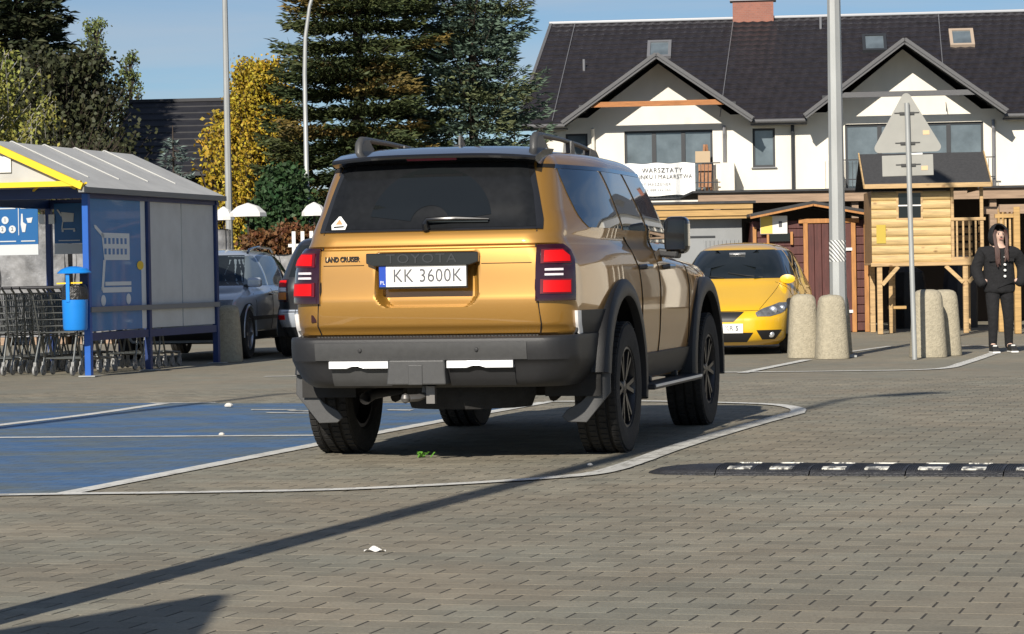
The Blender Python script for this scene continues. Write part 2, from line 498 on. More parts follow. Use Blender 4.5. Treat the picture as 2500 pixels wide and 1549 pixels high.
# what is left of the wheelchair symbol in the blue bay
sy = MB(); c0 = Vector((-1.75, 21.75, 0.0075))
def sym(pts): sy.add([(c0.x + a, c0.y + b_, c0.z) for a, b_ in pts], [tuple(range(len(pts)))])
sym([(-0.42, 0.55), (-0.05, 0.42), (-0.02, 0.30), (-0.40, 0.40)])
sym([(-0.10, 0.28), (0.42, 0.05), (0.44, -0.18), (-0.05, 0.10)])
sym([(-0.25, 0.02), (0.20, -0.25), (0.22, -0.36), (-0.22, -0.12)])
sym([(0.72, 0.12), (0.95, 0.02), (0.92, -0.14), (0.74, -0.02)])
stuff(sy.build('bay_symbol', M_whitew, LOT))

# litter
gl = MB(); rl_ = random.Random(8)
for i in range(9):
    a = rl_.uniform(0, 6.28); l = rl_.uniform(0.03, 0.10); c = Vector((-0.54 + rl_.uniform(-.04, .04), 16.12 + rl_.uniform(-.03, .03), 0.003))
    d = Vector((math.cos(a), math.sin(a), 0)); s_ = Vector((-d.y, d.x, 0)) * 0.009
    gl.add([c - s_, c + s_, c + d * l * .6 + s_ + Vector((0, 0, .03)), c + d * l + Vector((0, 0, .018)), c + d * l * .6 - s_ + Vector((0, 0, .03))], [(0, 1, 2, 3, 4)])
tag(gl.build('grass_tuft', mat('fresh_green', (0.10, 0.26, 0.03), 0.6)), 'small bright green tuft of leaves on the paving behind the sand car', 'plant')
pp = MB(); pp.grid(lambda a, c: (-0.60 + 0.085 * a, 10.64 + 0.04 * c + .01 * math.sin(5 * a), 0.004 + 0.009 * math.sin(PI * a) * (0.4 + c) + .006 * math.sin(9 * a + 4 * c)), 8, 4)
tag(pp.build('paper_scrap', mat('paper_white', (0.78, 0.76, 0.72), 0.7)), 'crumpled white paper scrap lying on the pavers in the foreground', 'litter')
for i, (x, y, s_) in enumerate(((-2.4, 22.77, .035), (-0.98, 17.9, .022), (-2.02, 18.66, .02), (0.42, 15.1, .016))):
    pb = MB(); pb.lathe([(0.001, 0.0), (s_, 0.003), (s_ * 1.1, s_ * .4), (s_ * .6, s_ * .9), (0.001, s_)], (x, y, 0.007), 'Z', 7)
    tag(pb.build('pebble', mat('pebble_white', (0.62, 0.60, 0.55), 0.8)), ['white pebble on the blue bay, near its far edge', 'pale pebble beside the bay line, left of the rear wheel', 'tiny white pebble on the thin line across the blue bay', 'tiny pale pebble on the pavers under the rear of the sand car'][i], 'pebble', 'scattered pebbles')
# ------------------------------------------------------------------ car shell: stacked plan outlines
class Shell:
    def __init__(s, W, Rv, Fv, dr=0.06, df=0.10, rr=0.2, rf=0.3, br=0.03, bf=0.12, nr=60, nc=14, ns=90, nfc=12, nf=14, disp=None, taper_r=0.9, taper_f=1.2):
        s.W, s.Rv, s.Fv = W, Rv, Fv
        s.dr, s.df, s.rr, s.rf, s.br, s.bf = dr, df, rr, rf, br, bf
        s.n = (nr, nc, ns, nfc, nf); s.disp = disp; s.tr, s.tf = taper_r, taper_f
        s.cache = {}; s.flat = {}
    def outline(s, z):
        key = round(z, 5)
        if key in s.cache: return s.cache[key]
        nr, nc, ns, nfc, nf = s.n
        W, r0, f0 = s.W(z), s.Rv(z), s.Fv(z)
        L = f0 - r0
        k = min(1.0, W / 0.5)
        rr, rf = min(s.rr, W * 0.5, L * 0.3), min((s.rf(z) if callable(s.rf) else s.rf), W * 0.6, L * 0.35)
        dr = (s.dr(z) if callable(s.dr) else s.dr); df = (s.df(z) if callable(s.df) else s.df)
        Wr, Wf = W - dr * k, W - df * k
        br, bf = s.br * k, (s.bf(z) if callable(s.bf) else s.bf) * k
        pts = []
        for i in range(nr):
            u = (Wr - rr) * i / nr
            pts.append((u, r0 + br * (u / max(Wr, 1e-3)) ** 2))
        c0 = r0 + br * ((Wr - rr) / max(Wr, 1e-3)) ** 2
        for i in range(nc):
            t = PI / 2 * i / nc
            pts.append((Wr - rr + rr * math.sin(t), c0 + rr - rr * math.cos(t)))
        v0 = c0 + rr
        e0 = f0 - bf * ((Wf - rf) / max(Wf, 1e-3)) ** 2
        v1 = e0 - rf
        for i in range(ns):
            v = v0 + (v1 - v0) * i / ns
            u = W - (W - Wr) * (1 - min(1, (v - v0) / s.tr)) ** 2 - (W - Wf) * (1 - min(1, (v1 - v) / s.tf)) ** 2
            pts.append((u, v))
        for i in range(nfc):
            t = PI / 2 * i / nfc
            pts.append((Wf - rf + rf * math.cos(t), v1 + rf * math.sin(t)))
        for i in range(nf + 1):
            u = (Wf - rf) * (1 - i / nf)
            pts.append((u, f0 - bf * (u / max(Wf, 1e-3)) ** 2))
        s.flat[key] = pts
        if s.disp:
            pts = [s.disp(u, v, z) for u, v in pts]
        s.cache[key] = pts
        return pts
    def P(s, a, z):
        """point at arc length |a| from the rear centre, sign gives the side"""
        s.outline(z); pts = s.flat[round(z, 5)]; t = abs(a); sg = 1 if a >= 0 else -1
        for (u0, v0), (u1, v1) in zip(pts, pts[1:]):
            d = math.hypot(u1 - u0, v1 - v0)
            if t <= d:
                q = t / max(d, 1e-9)
                return Vector((sg * (u0 + (u1 - u0) * q), v0 + (v1 - v0) * q, z))
            t -= d
        return Vector((0, pts[-1][1], z))
    def F(s, a, z):
        """the same from the front centre"""
        pts = s.outline(z)[::-1]; t = abs(a); sg = 1 if a >= 0 else -1
        for (u0, v0), (u1, v1) in zip(pts, pts[1:]):
            d = math.hypot(u1 - u0, v1 - v0)
            if t <= d:
                q = t / max(d, 1e-9)
                return Vector((sg * (u0 + (u1 - u0) * q), v0 + (v1 - v0) * q, z))
            t -= d
        return Vector((0, pts[-1][1], z))
    def S(s, v, z, sg=1):
        """point on the side at length position v"""
        pts = s.outline(z); nr = s.n[0]
        for (u0, v0), (u1, v1) in zip(pts[nr:], pts[nr + 1:]):
            if v0 <= v <= v1 and v1 > v0:
                q = (v - v0) / (v1 - v0)
                return Vector((sg * (u0 + (u1 - u0) * q), v, z))
        return Vector((sg * pts[nr][0], v, z)) if v < pts[nr][1] else Vector((sg * 0.3, v, z))
    def body(s, zs, name, m, parent, cull=None, smooth=32):
        b = MB(); rows = []
        for z in zs:
            half = s.outline(z)
            loop = [(u, v) for u, v in half] + [(-u, v) for u, v in half[-2:0:-1]]
            rows.append(len(b.v)); b.v += [(u, v, z) for u, v in loop]
            n = len(loop)
        for j in range(len(zs) - 1):
            for i in range(n):
                q = (rows[j] + i, rows[j] + (i + 1) % n, rows[j + 1] + (i + 1) % n, rows[j + 1] + i)
                if cull:
                    c = [sum(b.v[k][t] for k in q) / 4 for t in range(3)]
                    if cull(*c): continue
                b.f.append(q)
        b.f.append(tuple(rows[-1] + i for i in range(n)))
        return b.build(name, m, parent, smooth)
    def patch(s, kind, a0, a1, z0, z1, name, m, parent, off=0.006, th=0.02, na=14, nz=10, sg=1, smooth=40):
        """conformal panel: a0(z)..a1(z) between z0 and z1, proud of the shell by off"""
        g = {'rear': s.P, 'front': s.F}.get(kind)
        A0 = a0 if callable(a0) else (lambda z: a0); A1 = a1 if callable(a1) else (lambda z: a1)
        def pt(a, z):
            if kind == 'side': return s.S(a, z, sg)
            return g(a * sg, z)
        def nrm(a, z):
            e = 0.012
            t1 = pt(a + e, z) - pt(a - e, z); t2 = pt(a, min(z + e, z1 + e)) - pt(a, z - e)
            n = t1.cross(t2)
            if n.length < 1e-9: return Vector((sg, 0, 0))
            n.normalize()
            ref = Vector((sg, 0, 0)) if kind == 'side' else (Vector((0, -1, 0)) if kind == 'rear' else Vector((0, 1, 0)))
            ref = ref + Vector((0, 0, 0.15))
            return n if n.dot(ref) > 0 else -n
        b = MB(); top = []; bot = []
        for j in range(nz + 1):
            z = z0 + (z1 - z0) * j / nz
            for i in range(na + 1):
                a = A0(z) + (A1(z) - A0(z)) * i / na
                p = pt(a, z); n = nrm(a, z)
                top.append(p + n * off); bot.append(p + n * (off - th))
        w = na + 1; k = len(top)
        fs = []
        for j in range(nz):
            for i in range(na):
                q = j * w + i; fs.append((q, q + 1, q + w + 1, q + w))
        rim = [i for i in range(w)] + [j * w + na for j in range(1, nz + 1)] + [nz * w + i for i in range(na - 1, -1, -1)] + [j * w for j in range(nz - 1, 0, -1)]
        for a, c in zip(rim, rim[1:] + rim[:1]): fs.append((a, c, c + k, a + k))
        b.add(top + bot, fs)
        return b.build(name, m, parent, smooth)

def arch_ring(name, m, parent, sg, v, zc, r0, r1, u0, u1, a0=-20, a1=200, n=28, squash=None):
    """wheel-arch flare: ring between r0 and r1 from u0 (outside) to u1"""
    b = MB()
    prof = [(r0, u0 - 0.05), (r0, u0), (r0 + 0.015, u0 + 0.004), (r1 - 0.02, u0 - 0.004), (r1, u0 - 0.02), (r1, u1)]
    for i in range(n + 1):
        t = R(a0 + (a1 - a0) * i / n)
        for r, u in prof:
            rr = r * (squash(t) if squash else 1)
            b.v.append((sg * u, v + rr * math.cos(t), zc + rr * math.sin(t)))
    w = len(prof)
    for i in range(n):
        for j in range(w - 1):
            q = i * w + j; b.f.append((q, q + 1, q + w + 1, q + w))
    b.f.append(tuple(range(w))); b.f.append(tuple(n * w + j for j in range(w)))
    return b.build(name, m, parent, 35)

M_tyre = mat('tyre_rubber', (0.022, 0.021, 0.020), 0.85, noise=0.35, nscale=14, bump=0.3, bscale=60)
M_rimd = mat('dark_alloy', (0.055, 0.055, 0.058), 0.35, metal=0.8)
M_rims = mat('silver_alloy', (0.42, 0.42, 0.44), 0.3, metal=0.9)
M_black = mat('black_void', (0.012, 0.012, 0.013), 0.9)
M_under = mat('underbody', (0.020, 0.019, 0.018), 0.8, noise=0.4, nscale=9)
M_disc = mat('brake_disc', (0.25, 0.24, 0.23), 0.4, metal=0.9)

def wheel(parent, loc, r, w, rim_r, m_rim, spokes=6, twin=True, tread=True, sg=1, n=48):
    """local axle along x, outside face at +x*sg"""
    wh = bpy.data.objects.new('wheel', None); COL.objects.link(wh); wh.parent = parent; wh.location = loc
    if sg < 0: wh.rotation_euler = (0, 0, PI)
    h = w / 2
    b = MB()
    prof = [(rim_r * 0.97, -h * 0.80), (rim_r * 1.02, -h * 0.92), (rim_r + (r - rim_r) * 0.5, -h), (r * 0.955, -h * 0.96), (r * 0.985, -h * 0.84)]
    for g in (-0.5, 0.0, 0.5):
        prof += [(r * 0.988, (g - 0.07) * h), (r * 0.965, (g - 0.05) * h), (r * 0.965, (g + 0.05) * h), (r * 0.988, (g + 0.07) * h)]
    prof += [(r * 0.985, h * 0.84), (r * 0.955, h * 0.96), (rim_r + (r - rim_r) * 0.5, h), (rim_r * 1.02, h * 0.92), (rim_r * 0.97, h * 0.80)]
    b.lathe(prof, axis='X', n=n, close=True)
    ty = b.build('tyre', M_tyre, wh, 35)
    if tread:
        t = MB(); nb = 56
        for row, (u, bw) in enumerate(((-0.76, 0.30), (-0.25, 0.34), (0.25, 0.34), (0.76, 0.30))):
            for i in range(nb):
                a = 2 * PI * (i + 0.5 * (row % 2)) / nb
                c = Vector((u * h, r * 0.990 * math.cos(a), r * 0.990 * math.sin(a)))
                t.box(c, (bw * h, r * 0.022, 2 * PI * r / nb * 0.72), rx=a, rz=0.0)
        t.build('tread', M_tyre, ty)
    rim = MB()
    rim.lathe([(rim_r * 0.98, -h * 0.8), (rim_r, h * 0.86), (rim_r * 0.94, h * 0.88), (rim_r * 0.90, h * 0.62), (rim_r * 0.88, -h * 0.8)], axis='X', n=n, close=True)
    for k in range(spokes):
        a = 2 * PI * k / spokes
        for da in ((-0.17, 0.17) if twin else (0.0,)):
            p0 = Vector((h * 0.62, 0.2 * rim_r * math.cos(a), 0.2 * rim_r * math.sin(a)))
            p1 = Vector((h * 0.70, 0.92 * rim_r * math.cos(a + da), 0.92 * rim_r * math.sin(a + da)))
            rim.bar(p0, p1, rim_r * (0.10 if twin else 0.2), h * 0.28, up=(1, 0, 0))
    rim.lathe([(0.001, h * 0.78), (rim_r * 0.16, h * 0.76), (rim_r * 0.24, h * 0.66), (rim_r * 0.24, h * 0.3)], axis='X', n=20)
    rim.build('rim', m_rim, wh, 35)
    d = MB(); d.lathe([(0.001, h * 0.25), (rim_r * 0.72, h * 0.25), (rim_r * 0.72, h * 0.15)], axis='X', n=28)
    d.build('brake_disc', M_disc, wh, 35)
    bk = MB(); bk.lathe([(0.001, -h * 0.1), (rim_r * 0.9, -h * 0.1), (rim_r * 0.9, -h * 0.2)], axis='X', n=28)
    bk.build('back_plate', M_black, wh)
    return wh

# ------------------------------------------------------------------ the sand coloured off-roader
M_paint = mat('sand_paint', (0.400, 0.204, 0.033), 0.44, metal=0.47, coat=1.0, spec=0.5, noise=0.03, nscale=3, coat_rough=0.015)
M_plas = mat('grey_plastic', (0.020, 0.020, 0.0215), 0.5, noise=0.12, nscale=40, bump=0.12, bscale=300)
M_plas2 = mat('light_grey_plastic', (0.062, 0.062, 0.062), 0.42, noise=0.12, nscale=30, bump=0.1, bscale=300)
M_gloss = mat('gloss_black', (0.012, 0.012, 0.013), 0.12, coat=1.0)
M_glassd = mat('privacy_glass', (0.010, 0.012, 0.013), 0.04, coat=0.0, spec=0.6)
M_dust = mat('dusty_privacy_glass', (0.011, 0.012, 0.0135), 0.22, spec=0.28, noise=0.25, nscale=22)
M_red = mat('red_lens', (0.66, 0.004, 0.006), 0.5, spec=0.25, coat=0.12, emit=0.0)
M_redm = mat('mid_red_lens', (0.13, 0.004, 0.010), 0.3, coat=0.4)
M_redd = mat('dark_red_lens', (0.028, 0.003, 0.006), 0.12, coat=1.0)
M_whl = mat('clear_lens', (0.80, 0.74, 0.76), 0.2, coat=1.0)
M_chrome = mat('satin_silver', (0.86, 0.86, 0.86), 0.3, metal=0.15)
M_plate = mat('plate_white', (0.80, 0.80, 0.77), 0.35, coat=0.3)
M_ink = mat('black_ink', (0.010, 0.010, 0.010), 0.45)
M_inkg = mat('grey_ink', (0.10, 0.10, 0.11), 0.45)
M_blue = mat('plate_blue', (0.010, 0.06, 0.42), 0.4)
M_seam = mat('panel_gap', (0.010, 0.007, 0.004), 0.8)

M_paint.node_tree.nodes['Principled BSDF'].inputs['Coat IOR'].default_value = 1.75
def make_suv():
    T = thing('offroad_car', 'large sand coloured off-road car with a spare wheel underneath, seen from behind', 'car', (-0.23, 16.54, 0), -R(14.1))
    W = pchip([(0.40, 0.86), (0.55, 0.905), (0.75, 0.925), (0.95, 0.930), (1.10, 0.922), (1.20, 0.902), (1.30, 0.868), (1.345, 0.872), (1.50, 0.845), (1.66, 0.810), (1.735, 0.785), (1.785, 0.735), (1.812, 0.66), (1.830, 0.48), (1.838, 0.2)])
    Rv = pchip([(0.40, -0.93), (0.72, -0.95), (0.745, -1.015), (0.775, -1.030), (0.80, -1.052), (0.945, -1.072), (0.965, -1.069), (1.235, -1.040), (1.243, -1.026), (1.250, -1.024), (1.262, -1.044), (1.325, -1.020), (1.345, -1.000), (1.50, -0.925), (1.66, -0.845), (1.735, -0.795), (1.785, -0.72), (1.815, -0.58), (1.832, -0.20), (1.838, 0.20)])
    Fv = pchip([(0.40, 3.62), (0.55, 3.76), (0.75, 3.82), (0.95, 3.82), (1.05, 3.76), (1.115, 3.50), (1.145, 3.0), (1.175, 2.30), (1.20, 2.20), (1.45, 1.87), (1.66, 1.58), (1.735, 1.46), (1.785, 1.30), (1.815, 0.95), (1.832, 0.60), (1.838, 0.40)])
    def disp(u, v, z):
        # number-plate recess in the tailgate
        if v < -0.9 and 0.88 < z < 1.22:
            a = abs(u + 0.022)
            rnd = lin([(0.90, 0.27), (0.93, 0.315), (0.97, 0.338), (1.2, 0.338)])(z)
            k = (1 - sstep(rnd - 0.05, rnd - 0.004, a)) * sstep(0.905, 0.917, z) * (1 - sstep(1.205, 1.215, z))
            v += 0.085 * k
        # corner facets under the lamps
        return (u, v)
    sh = Shell(W, Rv, Fv, dr=lin([(1.15, 0.085), (1.45, 0.125), (1.8, 0.12)]), df=lin([(1.12, 0.10), (1.22, 0.03)]), rr=0.22, rf=lin([(1.12, 0.30), (1.22, 0.13)]), br=0.035, bf=lin([(1.12, 0.16), (1.22, 0.10)]), nr=68, nc=14, ns=100, disp=disp)
    zs = [0.40 + 0.0125 * i for i in range(110)]
    zs = [z for z in zs if z < 1.765] + [0.898, 0.9035, 0.909, 0.9165, 0.921] + [1.235, 1.243, 1.250, 1.256, 1.775, 1.785, 1.795, 1.805, 1.815, 1.824, 1.832, 1.836, 1.838]
    zs = sorted(set(round(z, 4) for z in zs))
    def cull(u, v, z):
        for a in (0.0, 2.85):
            if z < 0.70 and v < -0.55: return True
            if abs(u) > 0.5 and math.hypot(v - a, z - 0.42) < 0.575: return True
        return False
    sh.body(zs, 'body', M_paint, T, cull)
    # inner wheel housings and floor
    fl = MB(); fl.box((0, 1.65, 0.52), (1.20, 3.7, 0.22)); fl.box((0, 1.42, 0.60), (1.66, 1.55, 0.30))
    for a in (0, 2.85):
        for sg in (-1, 1):
            n = 20
            pr = [(0.60 * math.cos(t), 0.60 * math.sin(t)) for t in [R(-5 + 190 * i / n) for i in range(n + 1)]]
            b0 = len(fl.v)
            for y, z in pr:
                fl.v += [(sg * 0.915, a + y, 0.42 + z), (sg * 0.58, a + y, 0.42 + z)]
            for i in range(n): fl.f.append((b0 + 2 * i, b0 + 2 * i + 1, b0 + 2 * i + 3, b0 + 2 * i + 2))
    fl.build('underbody', M_under, T)
    # rear window: dusty pane with the wiped sector on top
    zt, zb = 1.742, 1.338
    hw = lin([(zb, 0.672), (1.40, 0.668), (1.55, 0.628), (zt, 0.572)])
    rw = sh.patch('rear', lambda z: -hw(z), hw, zb, zt, 'rear_window', M_gloss, T, 0.010, 0.03, 40, 22)
    hv = lin([(1.352, 0.632), (1.55, 0.594), (1.73, 0.54)])
    sh.patch('rear', lambda z: -hv(z), hv, 1.352, 1.725, 'pane', M_dust, rw, 0.0125, 0.004, 40, 22)
    b = MB(); nA, nRr = 30, 8
    for i in range(nA + 1):
        t = R(8 + 164 * i / nA)
        for j in range(nRr + 1):
            r = 0.115 + (0.365 - 0.115) * j / nRr
            p = sh.P(r * 1.0 * math.cos(t) + 0.005, 1.383 + r * 0.90 * math.sin(t))
            b.v.append((p.x, p.y - 0.0150, p.z + 0.004))
    for i in range(nA):
        for j in range(nRr):
            q = i * (nRr + 1) + j; b.f.append((q, q + 1, q + nRr + 2, q + nRr + 1))
    b.build('wiped_arc', M_glassd, rw, 60)
    wp = MB()
    def rp(u, z, o): p = sh.P(u, z); return Vector((p.x, p.y - o, p.z + 0.3 * o))
    wp.tube([rp(-0.008, 1.350, 0.02), rp(-0.010, 1.370, 0.05), rp(0.0, 1.392, 0.055), rp(0.17, 1.399, 0.045), rp(0.36, 1.396, 0.030)], [0.024, 0.02, 0.013, 0.012, 0.006], 8)
    wp.tube([rp(-0.025, 1.388, 0.03), rp(0.355, 1.385, 0.022)], 0.007, 6)
    wp.build('rear_wiper', M_gloss, T, 40)
    st = MB(); cx, cz = -0.545, 1.383
    for pts, o, nm, mm in (([(-0.05, 0.0), (-0.042, -0.028), (0.042, -0.028), (0.05, 0.0), (0.006, 0.05), (-0.006, 0.05)], 0.017, 'sticker', M_plate),
                           ([(-0.022, 0.002), (0.022, 0.002), (0.0, 0.034)], 0.0185, 'sticker_triangle', mat('sticker_orange', (0.75, 0.27, 0.12), 0.5)),
                           ([(-0.032, -0.018), (-0.03, -0.009), (0.03, -0.006), (0.033, -0.014)], 0.0185, 'sticker_print', M_ink)):
        st = MB(); st.v = [tuple(rp(cx + a, cz + c, o)) for a, c in pts]; st.f = [tuple(range(len(pts)))]
        st.build(nm, mm, rw)
    # spoiler over the window
    sp = MB()
    prof = [(-0.45, 1.846), (-0.62, 1.843), (-0.76, 1.823), (-0.915, 1.789), (-0.930, 1.776), (-0.925, 1.764), (-0.86, 1.748), (-0.72, 1.742), (-0.60, 1.76)]
    secs = 24
    for i in range(secs + 1):
        t = -1 + 2 * i / secs; u = 0.612 * t
        dz = -0.024 * abs(t) ** 3; dv = 0.05 * abs(t) ** 4
        for v, z in prof: sp.v.append((u, v + dv, z + dz))
    w = len(prof)
    for i in range(secs):
        for j in range(w):
            q = i * w + j; q2 = i * w + (j + 1) % w; sp.f.append((q, q2, q2 + w, q + w))
    sp.f.append(tuple(range(w))); sp.f.append(tuple(secs * w + j for j in range(w)))
    spo = sp.build('spoiler', M_gloss, T, 28)
    bl = MB(); bl.box((0.0, -0.905, 1.7635), (0.30, 0.03, 0.016), rx=R(-25)); bl.build('brake_light', mat('brake_lens', (0.25, 0.008, 0.02), 0.2, coat=1), spo, bevel=0.003)
    # window-pillar black gap either side of the rear window (right hand one shows)
    for sg in (-1, 1):
        sh.patch('rear', 0.60, 0.80, 1.700, 1.722, 'pillar_strip', M_seam, T, 0.003, 0.006, 6, 2, sg)
    # tailgate seams
    sm = MB()
    for sg in (-1, 1):
        path = [rp(sg * 0.640, 1.335, 0.0015), rp(sg * 0.637, 1.24, 0.0015), rp(sg * 0.640, 1.0, 0.0015), rp(sg * 0.655, 0.93, 0.0015), rp(sg * 0.668, 0.80, 0.0015), rp(sg * 0.655, 0.748, 0.0015)]
        sm = MB(); sm.tube(path, 0.0042, 6); sm.build('tailgate_seam', M_seam, T)
    for u0, u1 in ((-0.625, -0.375), (0.325, 0.618)):
        sm = MB(); sm.tube([rp(u0 + (u1 - u0) * i / 6, 1.150, 0.0002) for i in range(7)], 0.0024, 5); sm.build('tailgate_groove', M_seam, T)
    # number-plate bar and plate
    bar = MB(); yb = -1.085
    pr = [(-0.353, 1.218), (0.315, 1.218), (0.315, 1.160), (0.262, 1.142), (-0.308, 1.142), (-0.353, 1.160)]
    bar.prism(pr, (0, yb, 0), (1, 0, 0), (0, 0, 1), (0, 1, 0), 0.10)
    bo = bar.build('tailgate_trim_bar', M_gloss, T, bevel=0.006)
    text_part('TOYOTA', 'bar_lettering', mat('embossed_black', (0.035, 0.035, 0.038), 0.2, coat=1), bo, 0.075, (-0.02, yb - 0.0015, 1.182), (PI / 2, 0, 0), 0.003, 1.25, spacing=1.15)
    pl = MB(); pl.box((-0.018, -1.062, 1.079), (0.532, 0.014, 0.137)); plo = pl.build('number_plate_frame', M_gloss, T, bevel=0.005)
    pf = MB(); pf.box((-0.018, -1.070, 1.083), (0.518, 0.006, 0.120)); pf.build('number_plate', M_plate, plo, bevel=0.002)
    eb = MB(); eb.box((-0.257, -1.0735, 1.083), (0.040, 0.003, 0.118)); eb.build('plate_band', M_blue, plo)
    text_part('PL', 'plate_country', M_plate, plo, 0.030, (-0.257, -1.0755, 1.047), (PI / 2, 0, 0), 0.0006)
    text_part('KK 3600K', 'plate_number', M_inkg, plo, 0.108, (0.010, -1.0735, 1.083), (PI / 2, 0, 0), 0.0008, 0.86, spacing=1.06)
    text_part('LAND CRUISER', 'badge_lettering', M_ink, T, 0.041, (-0.508, -1.039, 1.186), (PI / 2, 0, R(-2.3)), 0.004, 0.76, offset=0.0012)
    # lamps
    for sg in (-1, 1):
        s1 = lin([(0.93, 0.885), (1.17, 0.885), (1.215, 0.86), (1.245, 0.80)])
        lp = sh.patch('rear', 0.642, s1, 0.932, 1.245, 'rear_lamp', M_redd, T, 0.022, 0.05, 22, 18, sg)
        for nm, a0, a1, z0, z1, mm in (('upper_lens', 0.668, lin([(1.14, 0.845), (1.175, 0.845), (1.215, 0.79)]), 1.140, 1.215, M_redm), ('lower_lens', 0.668, 0.845, 0.968, 1.052, M_redm), ('upper_lens_core', 0.684, lin([(1.15, 0.834), (1.175, 0.834), (1.207, 0.787)]), 1.147, 1.207, M_red), ('lower_lens_core', 0.684, 0.834, 0.976, 1.044, M_red),
                                       ('reversing_light', 0.690, 0.790, 1.100, 1.112, M_whl), ('reversing_light', 0.690, 0.790, 1.072, 1.084, M_whl)):
            sh.patch('rear', a0, a1, z0, z1, nm, mm, lp, 0.034 if 'core' in nm else 0.030, 0.02, 16, 6, sg)
        sh.patch('rear', 0.90, 0.945, 0.745, 0.872, 'corner_reflector', M_chrome, T, 0.020, 0.03, 4, 6, sg)
        # dark cladding on the rear corner, up to the arch
        sh.patch('side', -0.86, lin([(0.52, -0.60), (0.70, -0.56), (0.876, -0.42)]), 0.52, 0.872, 'corner_cladding', M_plas, T, 0.014, 0.03, 12, 10, sg)
    eb = MB(); eb.box((-0.69, -1.02, 0.845), (0.034, 0.03, 0.045)); eb.build('small_reflector', M_redd, T, bevel=0.004)
    # bumper
    bw = Shell(pchip([(0.44, 0.82), (0.50, 0.875), (0.60, 0.915), (0.735, 0.915)]), pchip([(0.44, -1.00), (0.47, -1.06), (0.56, -1.095), (0.585, -1.105), (0.60, -1.125), (0.70, -1.140), (0.722, -1.136), (0.735, -1.120)]), lambda z: 0.6,
               dr=0.05, df=0.0, rr=0.22, rf=0.1, br=0.04, bf=0.02, nr=60, nc=16, ns=40)
    bm_ = bw.body([0.44, 0.455, 0.47, 0.49, 0.52, 0.555, 0.575, 0.588, 0.60, 0.63, 0.66, 0.70, 0.712, 0.722, 0.730, 0.735], 'bumper', M_plas, T, lambda u, v, z: v > -0.52)
    # the step on top with ridges
    rg = MB()
    for i in range(66):
        u = -0.66 + 0.02 * i
        rg.box((u, -1.072 + 0.03 * (u / 0.7) ** 2, 0.738), (0.011, 0.075, 0.006), rz=R(24))
    rg.build('step_ridge', M_plas2, bm_)
    bw.patch('rear', -0.66, 0.60, 0.606, 0.702, 'bumper_panel', M_plas2, bm_, 0.006, 0.02, 30, 6)
    for u in (-0.384, 0.310):
        p = bw.P(u, 0.662); c = MB(); c.lathe([(0.001, -0.012), (0.011, -0.011), (0.013, 0.0)], (p.x, p.y - 0.004, p.z), 'Y', 14); c.build('parking_sensor', M_plas, bm_, 40)
    for a0, a1 in ((-0.575, -0.215), (0.135, 0.520)):
        b = MB()
        n = 10
        for i in range(n + 1):
            a = a0 + (a1 - a0) * i / n
            lo = 0.556 if 0.35 < i / n < 0.62 else 0.568
            lo = 0.570 if 0.38 < i / n < 0.60 else 0.558
            for z, o in ((0.600, 0.004), (0.597, 0.020), (lo, 0.050), (lo, 0.004)):
                p = bw.P(a, z); b.v.append((p.x, p.y - o, z))
        for i in range(n):
            for j in range(3):
                q = i * 4 + j; b.f.append((q, q + 1, q + 5, q + 4))
        b.f += [(0, 1, 2, 3), (n * 4, n * 4 + 1, n * 4 + 2, n * 4 + 3)]
        b.build('silver_strip', M_chrome, bm_)
        bw.patch('rear', a0 + 0.004, a1, 0.462, 0.566, 'lower_panel', M_plas2 if a0 < 0 else M_plas, bm_, 0.010, 0.02, 14, 5)
    cb = MB(); cb.prism([(-0.205, 0.604), (0.125, 0.604), (0.135, 0.463), (-0.218, 0.463)], (0, -1.165, 0), (1, 0, 0), (0, 0, 1), (0, 1, 0), 0.12)
    cbo = cb.build('hitch_cover', M_plas2, bm_, bevel=0.008)
    cb = MB(); cb.box((-0.045, -1.166, 0.520), (0.085, 0.008, 0.115)); cb.build('hitch_flap', M_plas2, cbo, bevel=0.004)
    # tow bar, exhaust, spare wheel, axle
    h = MB(); h.tube([(-0.03, -1.0, 0.47), (-0.03, -1.02, 0.40), (-0.06, -1.08, 0.385), (-0.10, -1.12, 0.385)], 0.022, 8); h.lathe([(0.001, -0.03), (0.02, -0.02), (0.028, 0), (0.02, 0.02), (0.001, 0.03)], (-0.115, -1.135, 0.385), 'Z', 12)
    h.box((0.01, -1.03, 0.40), (0.05, 0.04, 0.10))
    h.build('tow_hitch', mat('hitch_steel', (0.20, 0.19, 0.18), 0.5, metal=0.7), T, 40)
    e = MB(); e.tube([(-0.40, -0.30, 0.40), (-0.41, -0.80, 0.395), (-0.42, -0.93, 0.375)], [0.03, 0.03, 0.036], 12, cap=False); e.build('exhaust_pipe', mat('exhaust', (0.30, 0.29, 0.28), 0.35, metal=0.9), T, 40)
    s_ = MB(); s_.lathe([(0.22, -0.11), (0.36, -0.12), (0.385, -0.05), (0.385, 0.03), (0.34, 0.10), (0.20, 0.08)], (0.10, -0.47, 0.425), 'Z', 32, close=True); s_.lathe([(0.001, -0.04), (0.21, -0.05), (0.215, 0.03)], (0.10, -0.47, 0.425), 'Z', 24); s_.build('spare_wheel', M_tyre, T, 40)
    a = MB(); a.tube([(-0.75, 0, 0.40), (0.75, 0, 0.40)], 0.055, 10); a.lathe([(0.001, -0.14), (0.12, -0.10), (0.15, 0), (0.12, 0.1), (0.001, 0.14)], (-0.05, 0, 0.40), 'X', 16)
    for sg in (-1, 1): a.tube([(sg * 0.5, -0.05, 0.34), (sg * 0.48, 0.8, 0.45)], 0.03, 8); a.tube([(sg * 0.52, -0.12, 0.36), (sg * 0.45, -0.2, 0.75)], 0.035, 8)
    a.build('rear_axle', M_under, T, 40)
